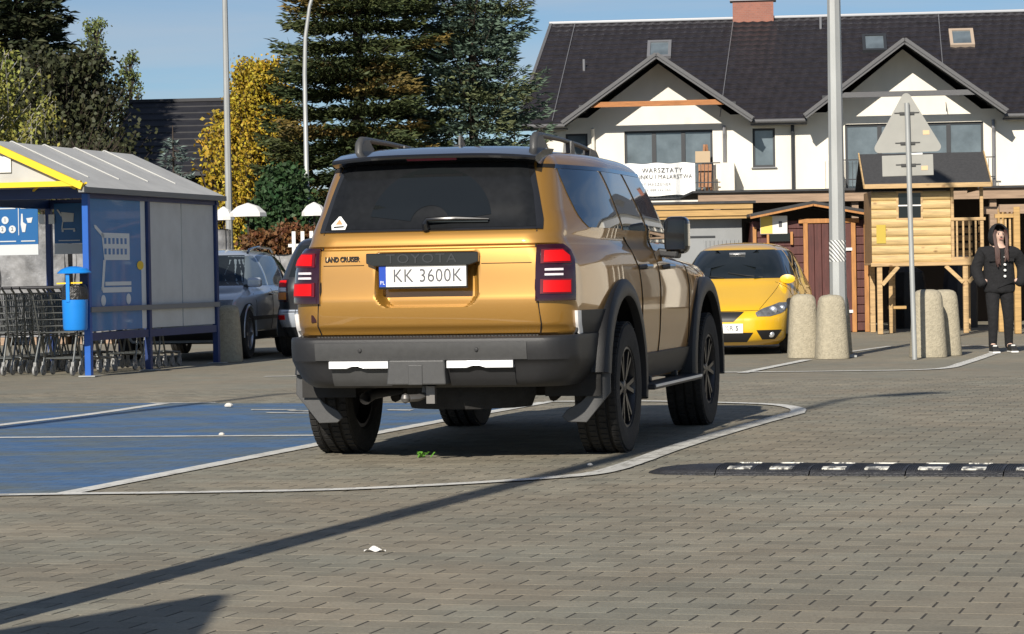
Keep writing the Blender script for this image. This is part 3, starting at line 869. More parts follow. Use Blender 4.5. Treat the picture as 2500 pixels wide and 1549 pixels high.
    # mud flaps
    for sg in (-1, 1):
        pts = [(0.962, 0.66), (0.915, 0.55), (0.880, 0.43), (0.79, 0.335), (0.700, 0.285), (0.672, 0.246), (0.705, 0.216), (0.82, 0.212), (0.965, 0.386)]
        f = MB(); f.prism([(sg * x, z) for x, z in pts], (0, -0.585, 0), (1, 0, 0), (0, 0.04, 1), (0, 1, 0), 0.014)
        f.build('mud_flap', M_plas2, T, bevel=0.004)
    # arches, wheels
    sq = lambda t: 1.0 + 0.035 * (abs(math.cos(2 * t)) < 0.5)
    for sg in (-1, 1):
        for v in (0.0, 2.85):
            arch_ring('wheel_arch_trim', M_plas, T, sg, v, 0.42, 0.525, 0.625, 0.962, 0.86, -12 if v == 0 else -8, 172 if v == 0 else 188, 30)
            wheel(T, (sg * 0.832, v, 0.393), 0.396, 0.265, 0.245, M_rimd, 6, True, True, sg)
    # sides: windows, door seams, handles, sill, steps, mirrors, rails
    for sg in (-1, 1):
        gl = mat('side_glass', (0.020, 0.024, 0.027), 0.02, spec=1.0, coat=1.0)
        zb, zt = 1.350, 1.700
        def ed(v_bot, v_top): return lin([(zb, v_bot), (zt, v_top)])
        for nm, a0, a1, z0 in (('quarter_window', lin([(1.352, -0.45), (1.40, -0.54), (1.56, -0.60), (1.70, -0.62)]), ed(0.24, -0.02), 1.352), ('rear_door_window', ed(0.30, 0.04), ed(1.02, 0.58), 1.345), ('front_door_window', ed(1.10, 0.66), lin([(1.262, 2.00), (1.695, 1.30)]), 1.275)):
            sh.patch('side', a0, a1, z0, zt - 0.005, nm, gl, T, 0.005, 0.010, 14, 10, sg)
        sh.patch('side', lin([(zt - 0.005, -0.66), (1.722, -0.62)]), 1.30, zt - 0.004, 1.720, 'window_trim', M_gloss, T, 0.007, 0.012, 30, 2, sg)
        sd = MB()
        sp_ = lambda v, z, o=0.0015: sh.S(v, z, sg) + Vector((sg * o, 0, 0))
        for vs in ([(0.60, 0.56), (0.60, 0.90), (0.55, 1.10), (0.30, 1.34)], [(1.18, 0.56), (1.20, 1.0), (1.12, 1.34)], [(2.22, 0.60), (2.22, 1.0), (2.10, 1.18)]):
            path = []
            for (v0, z0), (v1, z1) in zip(vs, vs[1:]):
                for k in range(6): path.append(sp_(v0 + (v1 - v0) * k / 6, z0 + (z1 - z0) * k / 6))
            sd = MB(); sd.tube(path, 0.004, 5); sd.build('door_seam', M_seam, T)
        for v in (0.66, 1.42):
            hb = MB(); c = sh.S(v, 1.115, sg); hb.tube([c + Vector((sg * 0.0, -0.11, 0)), c + Vector((sg * 0.035, -0.08, 0.004)), c + Vector((sg * 0.04, 0.08, 0.004)), c + Vector((0, 0.11, 0))], [0.014, 0.017, 0.017, 0.014], 8)
            hb.build('door_handle', M_gloss, T, 40)
        sh.patch('side', lin([(0.42, 0.50), (0.575, 0.56)]), lin([(0.42, 2.34), (0.575, 2.28)]), 0.42, 0.572, 'sill_cladding', M_plas, T, 0.016, 0.03, 14, 4, sg)
        s1 = MB(); s1.box((sg * 0.93, 1.43, 0.365), (0.15, 1.68, 0.035)); s1.box((sg * 0.80, 1.0, 0.40), (0.2, 0.05, 0.04)); s1.box((sg * 0.80, 1.9, 0.40), (0.2, 0.05, 0.04))
        so = s1.build('side_step', M_plas, T, bevel=0.01)
        s1 = MB(); s1.box((sg * 1.003, 1.43, 0.372), (0.01, 1.64, 0.016)); s1.build('step_edge', M_chrome, so)
        mr = MB(); mr.box((sg * 0.995, 1.46, 1.322), (0.165, 0.14, 0.245)); mo = mr.build('door_mirror', M_gloss, T, bevel=0.05); mo.modifiers['bevel'].segments = 4
        ma = MB(); ma.bar((sg * 0.84, 1.47, 1.215), (sg * 1.01, 1.47, 1.195), 0.13, 0.055); ma.build('mirror_arm', M_plas, mo, bevel=0.015)
        mg = MB(); mg.box((sg * 0.995, 1.387, 1.322), (0.13, 0.006, 0.19)); mg.build('mirror_glass', M_gloss, mo, bevel=0.002)
        rl = MB(); u = sg * 0.535
        rl.tube([(u, -0.60, 1.80), (u, -0.585, 1.87), (u, -0.54, 1.898), (u, -0.40, 1.905), (u, 0.1, 1.902), (u, 0.6, 1.888), (u, 0.95, 1.865), (u, 1.14, 1.815)], [0.024, 0.026, 0.024, 0.018, 0.014, 0.014, 0.016, 0.020], 10)
        rl.prism([(-0.60, 1.79), (-0.585, 1.885), (-0.44, 1.900), (-0.30, 1.83)], (u - 0.02, 0, 0), (0, 1, 0), (0, 0, 1), (1, 0, 0), 0.04)
        rl.prism([(0.27, 1.82), (0.30, 1.90), (0.36, 1.90), (0.40, 1.82)], (u - 0.025, 0, 0), (0, 1, 0), (0, 0, 1), (1, 0, 0), 0.05)
        rl.prism([(0.80, 1.80), (0.86, 1.875), (1.02, 1.865), (1.2, 1.78)], (u - 0.025, 0, 0), (0, 1, 0), (0, 0, 1), (1, 0, 0), 0.05)
        rl.build('roof_rail', M_plas2, T, 40)
    an = MB(); an.lathe([(0.03, 0.0), (0.024, 0.02), (0.012, 0.03)], (0.02, -0.42, 1.832), 'Z', 14); an.prism([(-0.08, 0), (0.09, 0), (-0.04, 0.085), (-0.07, 0.085)], (0.02, -0.30, 1.835), (0, 1, 0), (0, 0, 1), (1, 0, 0), 0.012)
    an.build('antenna_fin', M_plas2, T, 40)
    # windscreen and front
    wsw = lin([(1.20, 0.60), (1.70, 0.55)])
    sh.patch('front', lambda z: -wsw(z), wsw, 1.205, 1.715, 'windscreen', M_glassd, T, 0.004, 0.01, 16, 12)
    for sg in (-1, 1): sh.patch('front', 0.50, 0.82, 0.84, 1.0, 'headlamp', M_whl, T, 0.004, 0.02, 8, 6, sg)
    sh.patch('front', -0.46, 0.46, 0.80, 1.01, 'grille', M_plas, T, 0.006, 0.02, 12, 6)
    return T
make_suv()
# ------------------------------------------------------------------ speed bump
M_rub = mat('black_rubber', (0.028, 0.029, 0.034), 0.55, noise=0.45, nscale=18, bump=0.4, bscale=90)
M_refl = mat_wear('reflector_white', (0.72, 0.70, 0.62), (0.07, 0.07, 0.07), 22.0, 0.46, 0.56, rough=0.5)
SB = thing('speed_bump', 'black rubber speed bump with worn white reflector patches across the lane', 'speed bump', (0.76, 14.64, 0.0), -R(16.8))
hw_, hh_ = 0.235, 0.045
def sb_prof(n=12):
    return [(-hw_, 0.0), (-hw_, 0.010)] + [(-hw_ * 0.93 * math.cos(PI * i / n), 0.012 + (hh_ - 0.012) * math.sin(PI * i / n) ** 0.75) for i in range(n + 1)] + [(hw_, 0.010), (hw_, 0.0)]
cap = MB(); pr = sb_prof(); w = len(pr); nn = 8
for i in range(nn + 1):
    t = i / nn; k = math.sqrt(max(0.0, 1 - (1 - t) ** 2)); k = max(k, 0.04)
    for y, z in pr: cap.v.append((-0.02 + 0.40 * t, y * (0.25 + 0.75 * k), z * (0.15 + 0.85 * k)))
for i in range(nn):
    for j in range(w - 1): q = i * w + j; cap.f.append((q, q + 1, q + w + 1, q + w))
cap.f.append(tuple(range(w)))
cap.build('end_cap', M_rub, SB, 50)
for k in range(5):
    x0 = 0.385 + 0.505 * k; x1 = x0 + 0.498
    b = MB()
    for x in (x0, x1):
        for y, z in pr: b.v.append((x, y, z))
    for j in range(w - 1): b.f.append((j, j + 1, w + j + 1, w + j))
    b.f += [tuple(range(w)), tuple(w + j for j in range(w))]
    md = b.build('bump_module', M_rub, SB, 50)
    rb = MB()
    for i in range(7):
        for xs in (0.03, 0.235, 0.44):
            x = x0 + xs + 0.012 * i - 0.035
            for a in range(10):
                t0 = PI * (0.12 + 0.076 * a); t1 = PI * (0.12 + 0.076 * (a + 1))
                P0 = (x, -hw_ * .93 * math.cos(t0), 0.013 + (hh_ - .012) * math.sin(t0) ** .75); P1 = (x, -hw_ * .93 * math.cos(t1), 0.013 + (hh_ - .012) * math.sin(t1) ** .75)
                rb.bar(P0, P1, 0.005, 0.006)
    stuff(rb.build('bump_ribs', M_rub, md))
    for xr in (0.06, 0.285):
        for t in (0.23, 0.74):
            ta = PI * t; r_ = MB()
            p = Vector((x0 + xr + 0.06, -hw_ * .93 * math.cos(ta), 0.014 + (hh_ - .012) * math.sin(ta) ** .75))
            sl = math.atan2((hh_ - .012) * .75 * math.cos(ta), hw_ * .93 * math.sin(ta) ** 1.25)
            r_.box(p, (0.125, 0.055, 0.008), rx=sl)
            r_.build('reflector_patch', M_refl, md, bevel=0.002)

# ------------------------------------------------------------------ bollards
M_conc = mat('pebble_concrete', (0.40, 0.355, 0.26), 0.9, noise=0.2, nscale=26, bump=0.6, bscale=55)
def bollard(x, y, w, h, label, rz=0.0, d=None):
    b = MB(); n = 28; rows = [(0.0, 1.0), (0.02, 1.01), (h * .3, 0.94), (h * .6, 0.87), (h * .82, 0.81), (h * .90, 0.77), (h * .955, 0.69), (h * .985, 0.55), (h, 0.32), (h * 1.002, 0.02)]
    d = d or w
    for z, k in rows:
        for i in range(n):
            t = 2 * PI * i / n; c, s_ = math.cos(t), math.sin(t)
            e = 0.72
            b.v.append((math.copysign(abs(c) ** e, c) * w / 2 * k, math.copysign(abs(s_) ** e, s_) * d / 2 * k, z))
    for j in range(len(rows) - 1):
        for i in range(n): q = j * n + i; q2 = j * n + (i + 1) % n; b.f.append((q, q2, q2 + n, q + n))
    b.f.append(tuple(range(n))); b.f.append(tuple((len(rows) - 1) * n + i for i in range(n)))
    o = b.build('concrete_bollard', M_conc, None, 50); o.location = (x, y, 0); o.rotation_euler = (0, 0, rz)
    return tag(o, label, 'bollard', 'concrete bollards')
bollard(3.56, 33.05, 0.40, 0.775, 'concrete bollard between the yellow car and the lamp post')
bollard(3.84, 32.50, 0.40, 0.765, 'concrete bollard right in front of the grey lamp post', R(8))
bollard(4.00, 33.35, 0.38, 0.77, 'concrete bollard mostly hidden behind the one at the lamp post')
bollard(4.99, 32.45, 0.44, 0.81, 'concrete bollard beside the triangular sign post, the wider one')
bollard(5.27, 32.95, 0.40, 0.80, 'concrete bollard half hidden, nearest to the person in black')
bollard(-3.70, 35.35, 0.34, 0.74, 'brown concrete bollard in the shade at the end of the trolley shelter')

# ------------------------------------------------------------------ lamp posts
M_galv = mat('galvanised_steel', (0.42, 0.43, 0.42), 0.5, metal=0.35, noise=0.14, nscale=5, stretch=(1, 1, 0.25))
M_tape = mat('tape_white', (0.75, 0.75, 0.72), 0.5)
def lamp_post(x, y, h, r0, r1, label, arm=0.9, arm_rz=0.0, stripes=False):
    t = thing('lamp_post', label, 'lamp post', (x, y, 0), 0, 'car park lamp posts')
    b = MB(); b.lathe([(r0, 0), (r0 * .99, .5), (r1, h)], n=8); b.build('pole', M_galv, t, 30)
    b = MB(); b.box((0, 0, 0.012), (r0 * 3.6, r0 * 3.6, 0.024)); b.build('base_plate', M_galv, t)
    c, s_ = math.cos(arm_rz), math.sin(arm_rz)
    b = MB(); b.tube([(0, 0, h - .02), (c * .1, s_ * .1, h + .10), (c * arm, s_ * arm, h + .16)], [r1, r1 * .8, r1 * .7], 8)
    ar = b.build('arm', M_galv, t, 40)
    b = MB(); b.box((c * (arm + .28), s_ * (arm + .28), h + .15), (0.70, 0.30, 0.09), rz=arm_rz); b.build('lamp_head', M_galv, t, bevel=0.03)
    if stripes:
        m = bpy.data.materials.new('striped_tape'); m.use_nodes = True; nt = m.node_tree; bs = nt.nodes['Principled BSDF']; bs.inputs['Roughness'].default_value = .5
        tc = nt.nodes.new('ShaderNodeTexCoord'); mp = nt.nodes.new('ShaderNodeMapping'); mp.inputs['Rotation'].default_value = (0, R(38), 0)
        wv = nt.nodes.new('ShaderNodeTexWave'); wv.inputs['Scale'].default_value = 9.5; wv.bands_direction = 'X'; wv.inputs['Distortion'].default_value = .6
        cr = nt.nodes.new('ShaderNodeMapRange'); cr.inputs['From Min'].default_value = .42; cr.inputs['From Max'].default_value = .52
        mx = nt.nodes.new('ShaderNodeMix'); mx.data_type = 'RGBA'; mx.inputs['A'].default_value = (.16, .165, .16, 1); mx.inputs['B'].default_value = (.75, .75, .72, 1)
        nt.links.new(tc.outputs['Object'], mp.inputs[0]); nt.links.new(mp.outputs[0], wv.inputs['Vector']); nt.links.new(wv.outputs['Fac'], cr.inputs['Value']); nt.links.new(cr.outputs[0], mx.inputs['Factor']); nt.links.new(mx.outputs['Result'], bs.inputs['Base Color'])
        b = MB(); rz0 = r0 * .99 - (r0 * .99 - r1) * (1.3 - .5) / (h - .5)
        b.lathe([(rz0 * 1.022, 1.165), (rz0 * 1.022, 1.425)], n=8); b.build('striped_band', m, t, 30)
    return t
lamp_post(3.985, 32.98, 8.2, 0.106, 0.058, 'grey octagonal lamp post with a white striped band, behind the bollards', stripes=True, arm_rz=R(100))
lamp_post(-2.05, 7.67, 8.9, 0.105, 0.055, 'grey lamp post beyond the left edge that throws the long thin shadow', arm=0.5, arm_rz=R(40))
lamp_post(-6.95, 10.6, 8.9, 0.105, 0.055, 'grey lamp post left of the picture that shades the far edge of the blue bay', arm=0.7, arm_rz=R(10))
lamp_post(-6.03, 58.0, 8.5, 0.085, 0.05, 'slim pale lamp post in front of the golden tree', arm=0.8)
# the curved one
t = thing('street_lamp', 'slim street lamp with a curved top in front of the dark conifers', 'street lamp', (-4.50, 60.0, 0), 0)
b = MB(); b.tube([(0, 0, 0), (0, 0, 3.1), (0, 0, 3.12), (0, 0, 5.6), (0.03, 0, 6.4), (0.14, 0, 7.1), (0.34, 0, 7.7), (0.75, 0, 8.2), (1.3, 0, 8.45)], [.075, .07, .055, .048, .044, .04, .036, .034, .032], 10); b.build('pole', M_galv, t, 40)
b = MB(); b.box((1.6, 0, 8.45), (0.65, 0.22, 0.12)); b.build('lamp_head', M_galv, t, bevel=0.03)

# ------------------------------------------------------------------ road signs
M_alu = mat('sign_back_aluminium', (0.36, 0.355, 0.325), 0.55, metal=0.15, noise=0.08, nscale=4)
M_clip = mat('sign_clip', (0.05, 0.05, 0.05), 0.6)
M_stk = mat('sign_sticker', (0.75, 0.52, 0.30), 0.6)
def tri_sign(x, y, lean, top, side, label, back=True, plate=True, rz=0.0):
    t = thing('triangular_sign', label, 'road sign', (x, y, 0), rz, 'triangular road signs'); t.rotation_euler = (0, lean, rz)
    b = MB(); b.tube([(0, 0, 0), (0, 0, top - 0.15)], 0.030, 12); b.build('post', M_galv, t, 40)
    hgt = side * 0.905; r = 0.055; pts = []
    for cx, cz, a0 in ((0, top - r * 1.6, 30), (-side / 2 + r * 1.2, top - hgt + r, 150), (side / 2 - r * 1.2, top - hgt + r, 270)):
        for k in range(6): a = R(a0 + 120 * k / 5); pts.append((cx + r * math.cos(a), cz + r * math.sin(a)))
    b = MB(); b.prism(pts, (0, 0.035, 0), (1, 0, 0), (0, 0, 1), (0, 1, 0), 0.012); so = b.build('sign_panel', M_alu, t)
    ps = [(top - 0.27, 'sign_panel'), (top - 0.62, 'sign_panel')]
    if plate:
        zb = top - hgt - 0.03
        b = MB(); b.box((-0.005, 0.041, zb - 0.125), (0.60, 0.012, 0.245)); po = b.build('supplementary_panel', M_alu, t, bevel=0.02)
        b = MB(); b.box((0.19, 0.033, zb - 0.16), (0.075, 0.003, 0.05)); b.build('sticker', M_stk, po)
        b = MB(); b.box((0.22, 0.033, top - 0.50), (0.075, 0.003, 0.05)); b.build('sticker', M_stk, so)
        b = MB(); b.box((0.09, 0.036, zb + 0.008), (0.16, 0.012, 0.022)); b.build('bracket', M_tape, t)
        ps.append((zb - 0.12, 'x'))
    for z, _ in ps:
        for sx in (-1, 1):
            b = MB(); b.box((sx * 0.055, 0.028, z), (0.06, 0.022, 0.03)); b.box((sx * 0.11, 0.032, z + .006), (0.07, 0.008, 0.012)); b.build('clamp', M_clip, t)
    return t
tri_sign(4.70, 31.6, R(-0.9), 3.15, 0.80, 'grey back of a triangular road sign with a small plate below, on a leaning post')
tri_sign(-2.62, 4.35, 0, 3.02, 0.90, 'triangular road sign beyond the lower left corner whose shadow falls on the pavers', plate=False)

# ------------------------------------------------------------------ person
def skin_mesh(name, joints, edges, m, parent, root=0, sub=2):
    me = bpy.data.meshes.new(name); me.from_pydata([j[0] for j in joints], edges, [])
    o = bpy.data.objects.new(name, me); COL.objects.link(o)
    md = o.modifiers.new('s', 'SKIN'); md.use_smooth_shade = True
    for i, j in enumerate(joints):
        r = j[1] if isinstance(j[1], tuple) else (j[1], j[1])
        me.skin_vertices[0].data[i].radius = r
        me.skin_vertices[0].data[i].use_root = (i == root)
    sb = o.modifiers.new('u', 'SUBSURF'); sb.levels = sub; sb.render_levels = sub
    dg = bpy.context.evaluated_depsgraph_get()
    m2 = bpy.data.meshes.new_from_object(o.evaluated_get(dg))
    COL.objects.unlink(o); bpy.data.objects.remove(o)
    m2.name = name; m2.materials.clear(); m2.materials.append(m); m2.shade_smooth()
    o = bpy.data.objects.new(name, m2); COL.objects.link(o); o.parent = parent
    return o
M_skin = mat('skin', (0.62, 0.42, 0.33), 0.55)
M_denim = mat('black_denim', (0.010, 0.010, 0.0115), 0.9, noise=0.4, nscale=60, bump=0.9, bscale=16)
M_hair = mat('auburn_hair', (0.055, 0.016, 0.009), 0.6, noise=0.5, nscale=30, stretch=(6, 6, 0.6))
M_shoe = mat('black_shoe', (0.02, 0.02, 0.02), 0.5)
M_shoew = mat('white_rubber', (0.75, 0.75, 0.72), 0.6)
PR = thing('person', 'person in a black hooded jacket and black trousers, hands in pockets, long auburn hair', 'person', (6.06, 33.55, 0.0), R(4)); PR.scale = (1.02, .95, .93)
# continuous body: y negative is towards the viewer
J = [((0, 0.02, 0.90), (.125, .10)), ((0, 0.02, 1.10), (.125, .095)), ((0, 0.02, 1.30), (.15, .10)), ((0, 0.025, 1.41), (.085, .075)), ((0, 0.01, 1.47), (.05, .05)), ((0, -0.005, 1.56), (.078, .092)), ((0, -0.005, 1.63), (.070, .085)),
     ((-.085, 0.02, .82), (.076, .076)), ((-.098, -.05, .48), (.058, .060)), ((-.105, -.03, .13), (.042, .044)), ((-.11, -0.09, .055), (.04, .035)), ((-.115, -0.17, .035), (.038, .025)),
     ((.085, 0.02, .82), (.076, .076)), ((.105, 0.02, .48), (.062, .065)), ((.125, 0.10, .13), (.042, .044)), ((.135, .04, .055), (.04, .035)), ((.15, -0.04, .035), (.038, .025)),
     ((-.19, .03, 1.36), (.062, .062)), ((-.275, .05, 1.13), (.050, .050)), ((-.240, -.01, .97), (.038, .038)), ((-.16, -.05, .95), (.032, .028)),
     ((.19, .03, 1.36), (.062, .062)), ((.285, .05, 1.13), (.050, .050)), ((.255, -.01, .98), (.038, .038)), ((.17, -.05, .95), (.032, .028))]
Ed = [(0, 1), (1, 2), (2, 3), (3, 4), (4, 5), (5, 6), (0, 7), (7, 8), (8, 9), (9, 10), (10, 11), (0, 12), (12, 13), (13, 14), (14, 15), (15, 16), (2, 17), (17, 18), (18, 19), (19, 20), (2, 21), (21, 22), (22, 23), (23, 24)]
skin_mesh('body', J, Ed, M_skin, PR)
# trousers
skin_mesh('trousers', [((0, .02, 1.02), (.14, .11)), ((-.088, .02, .80), (.100, .100)), ((-.098, -.05, .48), (.068, .070)), ((-.105, -.03, .11), (.052, .054)), ((-.107, -.035, .045), (.050, .054)), ((.088, .02, .80), (.100, .100)), ((.105, .02, .48), (.068, .070)), ((.125, .10, .11), (.052, .054)), ((.128, .10, .045), (.050, .054))], [(0, 1), (1, 2), (2, 3), (3, 4), (0, 5), (5, 6), (6, 7), (7, 8)], M_denim, PR)
# jacket: boxy, dropped shoulders
jk = skin_mesh('jacket', [((0, .02, .78), (.20, .14)), ((0, .02, .83), (.215, .145)), ((0, .02, 1.04), (.215, .14)), ((0, .02, 1.24), (.21, .14)), ((0, .025, 1.37), (.165, .115)), ((0, .025, 1.43), (.10, .09)),
                    ((-.20, .03, 1.35), (.088, .088)), ((-.285, .05, 1.12), (.076, .080)), ((-.250, -.03, .95), (.068, .068)), ((-.20, -.07, .89), (.075, .07)),
                    ((.20, .03, 1.35), (.088, .088)), ((.305, .06, 1.14), (.076, .080)), ((.270, -.02, .97), (.068, .068)), ((.205, -.07, .89), (.075, .07))], [(0, 1), (1, 2), (2, 3), (3, 4), (4, 5), (4, 6), (6, 7), (7, 8), (8, 9), (4, 10), (10, 11), (11, 12), (12, 13)], M_denim, PR)
for i, z in enumerate((1.275, 1.175, 1.10, 1.02)):
    b = MB(); b.lathe([(0.001, -.010), (.016 if i else .010, -.008), (.018 if i else .012, 0.004)], (0.035, -0.126 - (.006 if i in (1, 2) else 0), z), 'Y', 10); b.build('button', M_shoew, jk)
for sx in (-1, 1):
    b = MB(); b.box((sx * .105, -0.114, 1.235), (.10, .012, .035)); b.build('pocket_flap', M_denim, jk, bevel=0.004)
# hood around the head
b = MB(); n = 20
for i in range(9):
    ph = R(-78 + 168 * i / 8)
    for k in range(n + 1):
        th = R(-42 + 264 * k / n)
        rx, ry, rz_ = .125, .135, .155
        if ph < 0: rx *= 1 + .25 * abs(math.sin(ph)); ry *= 1 + .15 * abs(math.sin(ph))
        b.v.append((rx * math.cos(ph) * math.cos(th), .03 + ry * math.cos(ph) * math.sin(th), 1.575 + rz_ * math.sin(ph) * (1.0 if ph > 0 else 1.15)))
for i in range(8):
    for k in range(n): q = i * (n + 1) + k; b.f.append((q, q + 1, q + n + 2, q + n + 1))
hd = b.build('hood', M_denim, PR, 60); sm_ = hd.modifiers.new('t', 'SOLIDIFY'); sm_.thickness = 0.018
# face
b = MB(); b.lathe([(0.001, -.022), (.011, -.014), (.014, 0.0), (.006, .012)], (0, -.093, 1.555), 'Y', 8); b.build('nose', M_skin, PR, 60)
for sx in (-1, 1):
    b = MB(); b.lathe([(0.001, -.005), (.007, -.003), (.008, 0.003)], (sx * .028, -.088, 1.585), 'Y', 8); b.build('eye', mat('eye_dark', (0.03, 0.02, 0.02), 0.3), PR)
    b = MB(); b.bar((sx * .014, -.092, 1.606), (sx * .045, -.084, 1.604), .005, .004); b.build('eyebrow', M_hair, PR)
    b = MB(); b.lathe([(0.001, -.008), (.022, -.004), (.026, .006)], (sx * .080, .005, 1.575), 'X', 8); b.build('ear', M_skin, PR, 60)
b = MB(); b.bar((-.022, -.087, 1.520), (.022, -.087, 1.520), .010, .010); b.build('mouth', mat('lips', (0.42, 0.14, 0.12), 0.5), PR, bevel=0.003)
rh = random.Random(5)
b = MB()
for k in range(34):
    sx = -1 if k % 3 else 1
    x0 = sx * (.062 + .020 * rh.random()); ln = rh.uniform(.22, .36) if sx < 0 else rh.uniform(.12, .30)
    z0 = 1.64 - .02 * rh.random(); y0 = -.055 - .02 * rh.random()
    zz = 1.50 - ln
    b.tube([(x0 * .8, y0, z0), (x0 * 1.05, y0 + .005, 1.57), (x0 * 1.0, -.10, 1.47), (x0 * .8 + rh.uniform(-.02, .02), -.135, 1.36), (x0 * .75 + rh.uniform(-.03, .03), -.150, zz)], [.010, .012, .013, .012, .003], 5)
stuff(b.build('hair', M_hair, PR, 60))
for sx, dx, dy, dy2 in ((-1, -.112, -.115, 0), (1, .143, .015, 0)):
    b = MB(); pr = [(-.15, .0), (-.155, .03), (-.13, .055), (-.06, .075), (-.02, .10), (.05, .10), (.075, .06), (.075, 0)]
    b.prism(pr, (dx - .045, dy, .012), (0, 1, 0), (0, 0, 1), (1, 0, 0), .09); so = b.build('shoe', M_shoe, PR, bevel=.015)
    b = MB(); b.box((dx, dy - .04, .012), (.094, .24, .024)); b.build('sole', M_shoew, so, bevel=.008)
    b = MB(); b.box((dx, dy - .045, .085), (.05, .07, .02), rx=R(-25)); b.build('sock_and_laces', M_shoew, so, bevel=.006)
# ------------------------------------------------------------------ the white row house
M_wall = mat('cream_render', (0.80, 0.755, 0.66), 0.9, noise=0.09, nscale=1.0, stretch=(1, 1, .35), bump=0.1, bscale=120)
M_tile = mat('anthracite_tile', (0.026, 0.023, 0.027), 0.42, noise=0.35, nscale=3.5, bump=0.15, bscale=30)
add_random(M_tile, .22)
M_dark = mat('anthracite_frame', (0.030, 0.033, 0.038), 0.5)
M_fasc = mat('grey_fascia', (0.105, 0.105, 0.11), 0.6, noise=0.2, nscale=10, stretch=(1, 1, 8))
M_winb = mat('window_glass', (0.13, 0.16, 0.18), 0.04, spec=1.0, noise=0.35, nscale=1.3)
M_alug = mat('grey_gutter', (0.25, 0.25, 0.26), 0.4, metal=0.4)
M_ridge = mat('pale_ridge_metal', (0.42, 0.43, 0.45), 0.4, metal=0.4)
M_wood = mat('orange_timber', (0.42, 0.17, 0.055), 0.7, noise=0.3, nscale=6, stretch=(0.6, 8, 8))
M_brick = None
H = thing('row_house', 'long cream row house with a dark tiled roof and two gables over balconies', 'house', (0.57, 85.5, 0), -R(5.56))
def wall_holes(b, x0, x1, z0, z1, holes, y=0.0, rev=0.18):
    xs = sorted(set([x0, x1] + [h[0] for h in holes] + [h[1] for h in holes])); zs = sorted(set([z0, z1] + [h[2] for h in holes] + [h[3] for h in holes]))
    for xa, xb in zip(xs, xs[1:]):
        for za, zb in zip(zs, zs[1:]):
            cx, cz = (xa + xb) / 2, (za + zb) / 2
            if any(h[0] < cx < h[1] and h[2] < cz < h[3] for h in holes): continue
            b.add([(xa, y, za), (xb, y, za), (xb, y, zb), (xa, y, zb)], [(0, 1, 2, 3)])
    for xa, xb, za, zb in holes:
        for p, q in (((xa, za), (xb, za)), ((xb, za), (xb, zb)), ((xb, zb), (xa, zb)), ((xa, zb), (xa, za))):
            b.add([(p[0], y, p[1]), (q[0], y, q[1]), (q[0], y + rev, q[1]), (p[0], y + rev, p[1])], [(0, 1, 2, 3)])
def window(parent, xa, xb, za, zb, cols, y=0.12, sill=True, fr=0.07):
    b = MB(); ws = (xb - xa) / cols
    b.box(((xa + xb) / 2, y, za + fr / 2), (xb - xa, .07, fr)); b.box(((xa + xb) / 2, y, zb - fr / 2), (xb - xa, .07, fr))
    for i in range(cols + 1):
        w_ = fr if i in (0, cols) else fr * 1.9
        x = xa + ws * i + (fr / 2 if i == 0 else (-fr / 2 if i == cols else 0)); b.box((x, y - .002, (za + zb) / 2), (w_, .07, zb - za - 2 * fr + .002))
    fo = b.build('window', M_dark, parent)
    for i in range(cols):
        a = xa + ws * i + (fr if i == 0 else fr * .95); c = xa + ws * (i + 1) - (fr if i == cols - 1 else fr * .95)
        p = MB(); p.box(((a + c) / 2, y + .012, (za + zb) / 2), (c - a, .012, zb - za - 2 * fr)); p.build('pane', M_winb, fo)
    if sill: s_ = MB(); s_.box(((xa + xb) / 2, -.03, za - .02), (xb - xa + .1, .10, .035)); s_.build('sill', M_alug, fo)
    return fo
HL = 46.0
holes = [(1.22, 1.92, 4.25, 5.46), (3.08, 5.85, 3.32, 5.50), (7.10, 7.80, 4.28, 5.50), (9.98, 14.25, 3.32, 5.56), (15.9, 16.6, 4.3, 5.5), (18.2, 21.0, 3.32, 5.5), (22.4, 23.2, 4.3, 5.5), (26, 29.5, 3.32, 5.5), (31, 31.8, 4.3, 5.5), (34, 37, 3.32, 5.5), (40, 43, 3.32, 5.5)]
gf = [(1.5, 3.0, .1, 2.3), (5.0, 8.2, .1, 2.4), (10.5, 14.0, .1, 2.4), (18, 21.5, .1, 2.4), (26, 29.5, .1, 2.4), (34, 37, .1, 2.4), (40, 43, .1, 2.4)]
b = MB(); wall_holes(b, 0.35, HL, 0, 5.95, holes + gf)
b.add([(0.35, 0, 0), (0.35, 10, 0), (0.35, 10, 5.95), (0.35, 5, 9.1), (0.35, 0, 5.95)], [(0, 1, 2, 3, 4)])
b.add([(0.35, 10, 0), (HL, 10, 0), (HL, 10, 5.95), (0.35, 10, 5.95)], [(0, 1, 2, 3)])
GB = [(4.18, 2.95, 5.66, 7.72), (11.80, 3.08, 5.72, 7.98), (19.6, 3.05, 5.72, 7.98), (27.7, 3.05, 5.72, 7.98), (35.5, 3.05, 5.72, 7.98)]
for cx, hw, ze, za in GB:
    b.add([(cx - hw * .92, -.003, 5.60), (cx + hw * .92, -.003, 5.60), (cx, -.003, za - .12)], [(0, 1, 2)])
b.build('wall', M_wall, H)
for i, h in enumerate(holes): window(H, *h, 3 if h[1] - h[0] > 2 and h[1] - h[0] < 4 else (4 if h[1] - h[0] >= 4 else 1), sill=(h[1] - h[0] < 1))
for h in gf: window(H, *h, 2, sill=False)
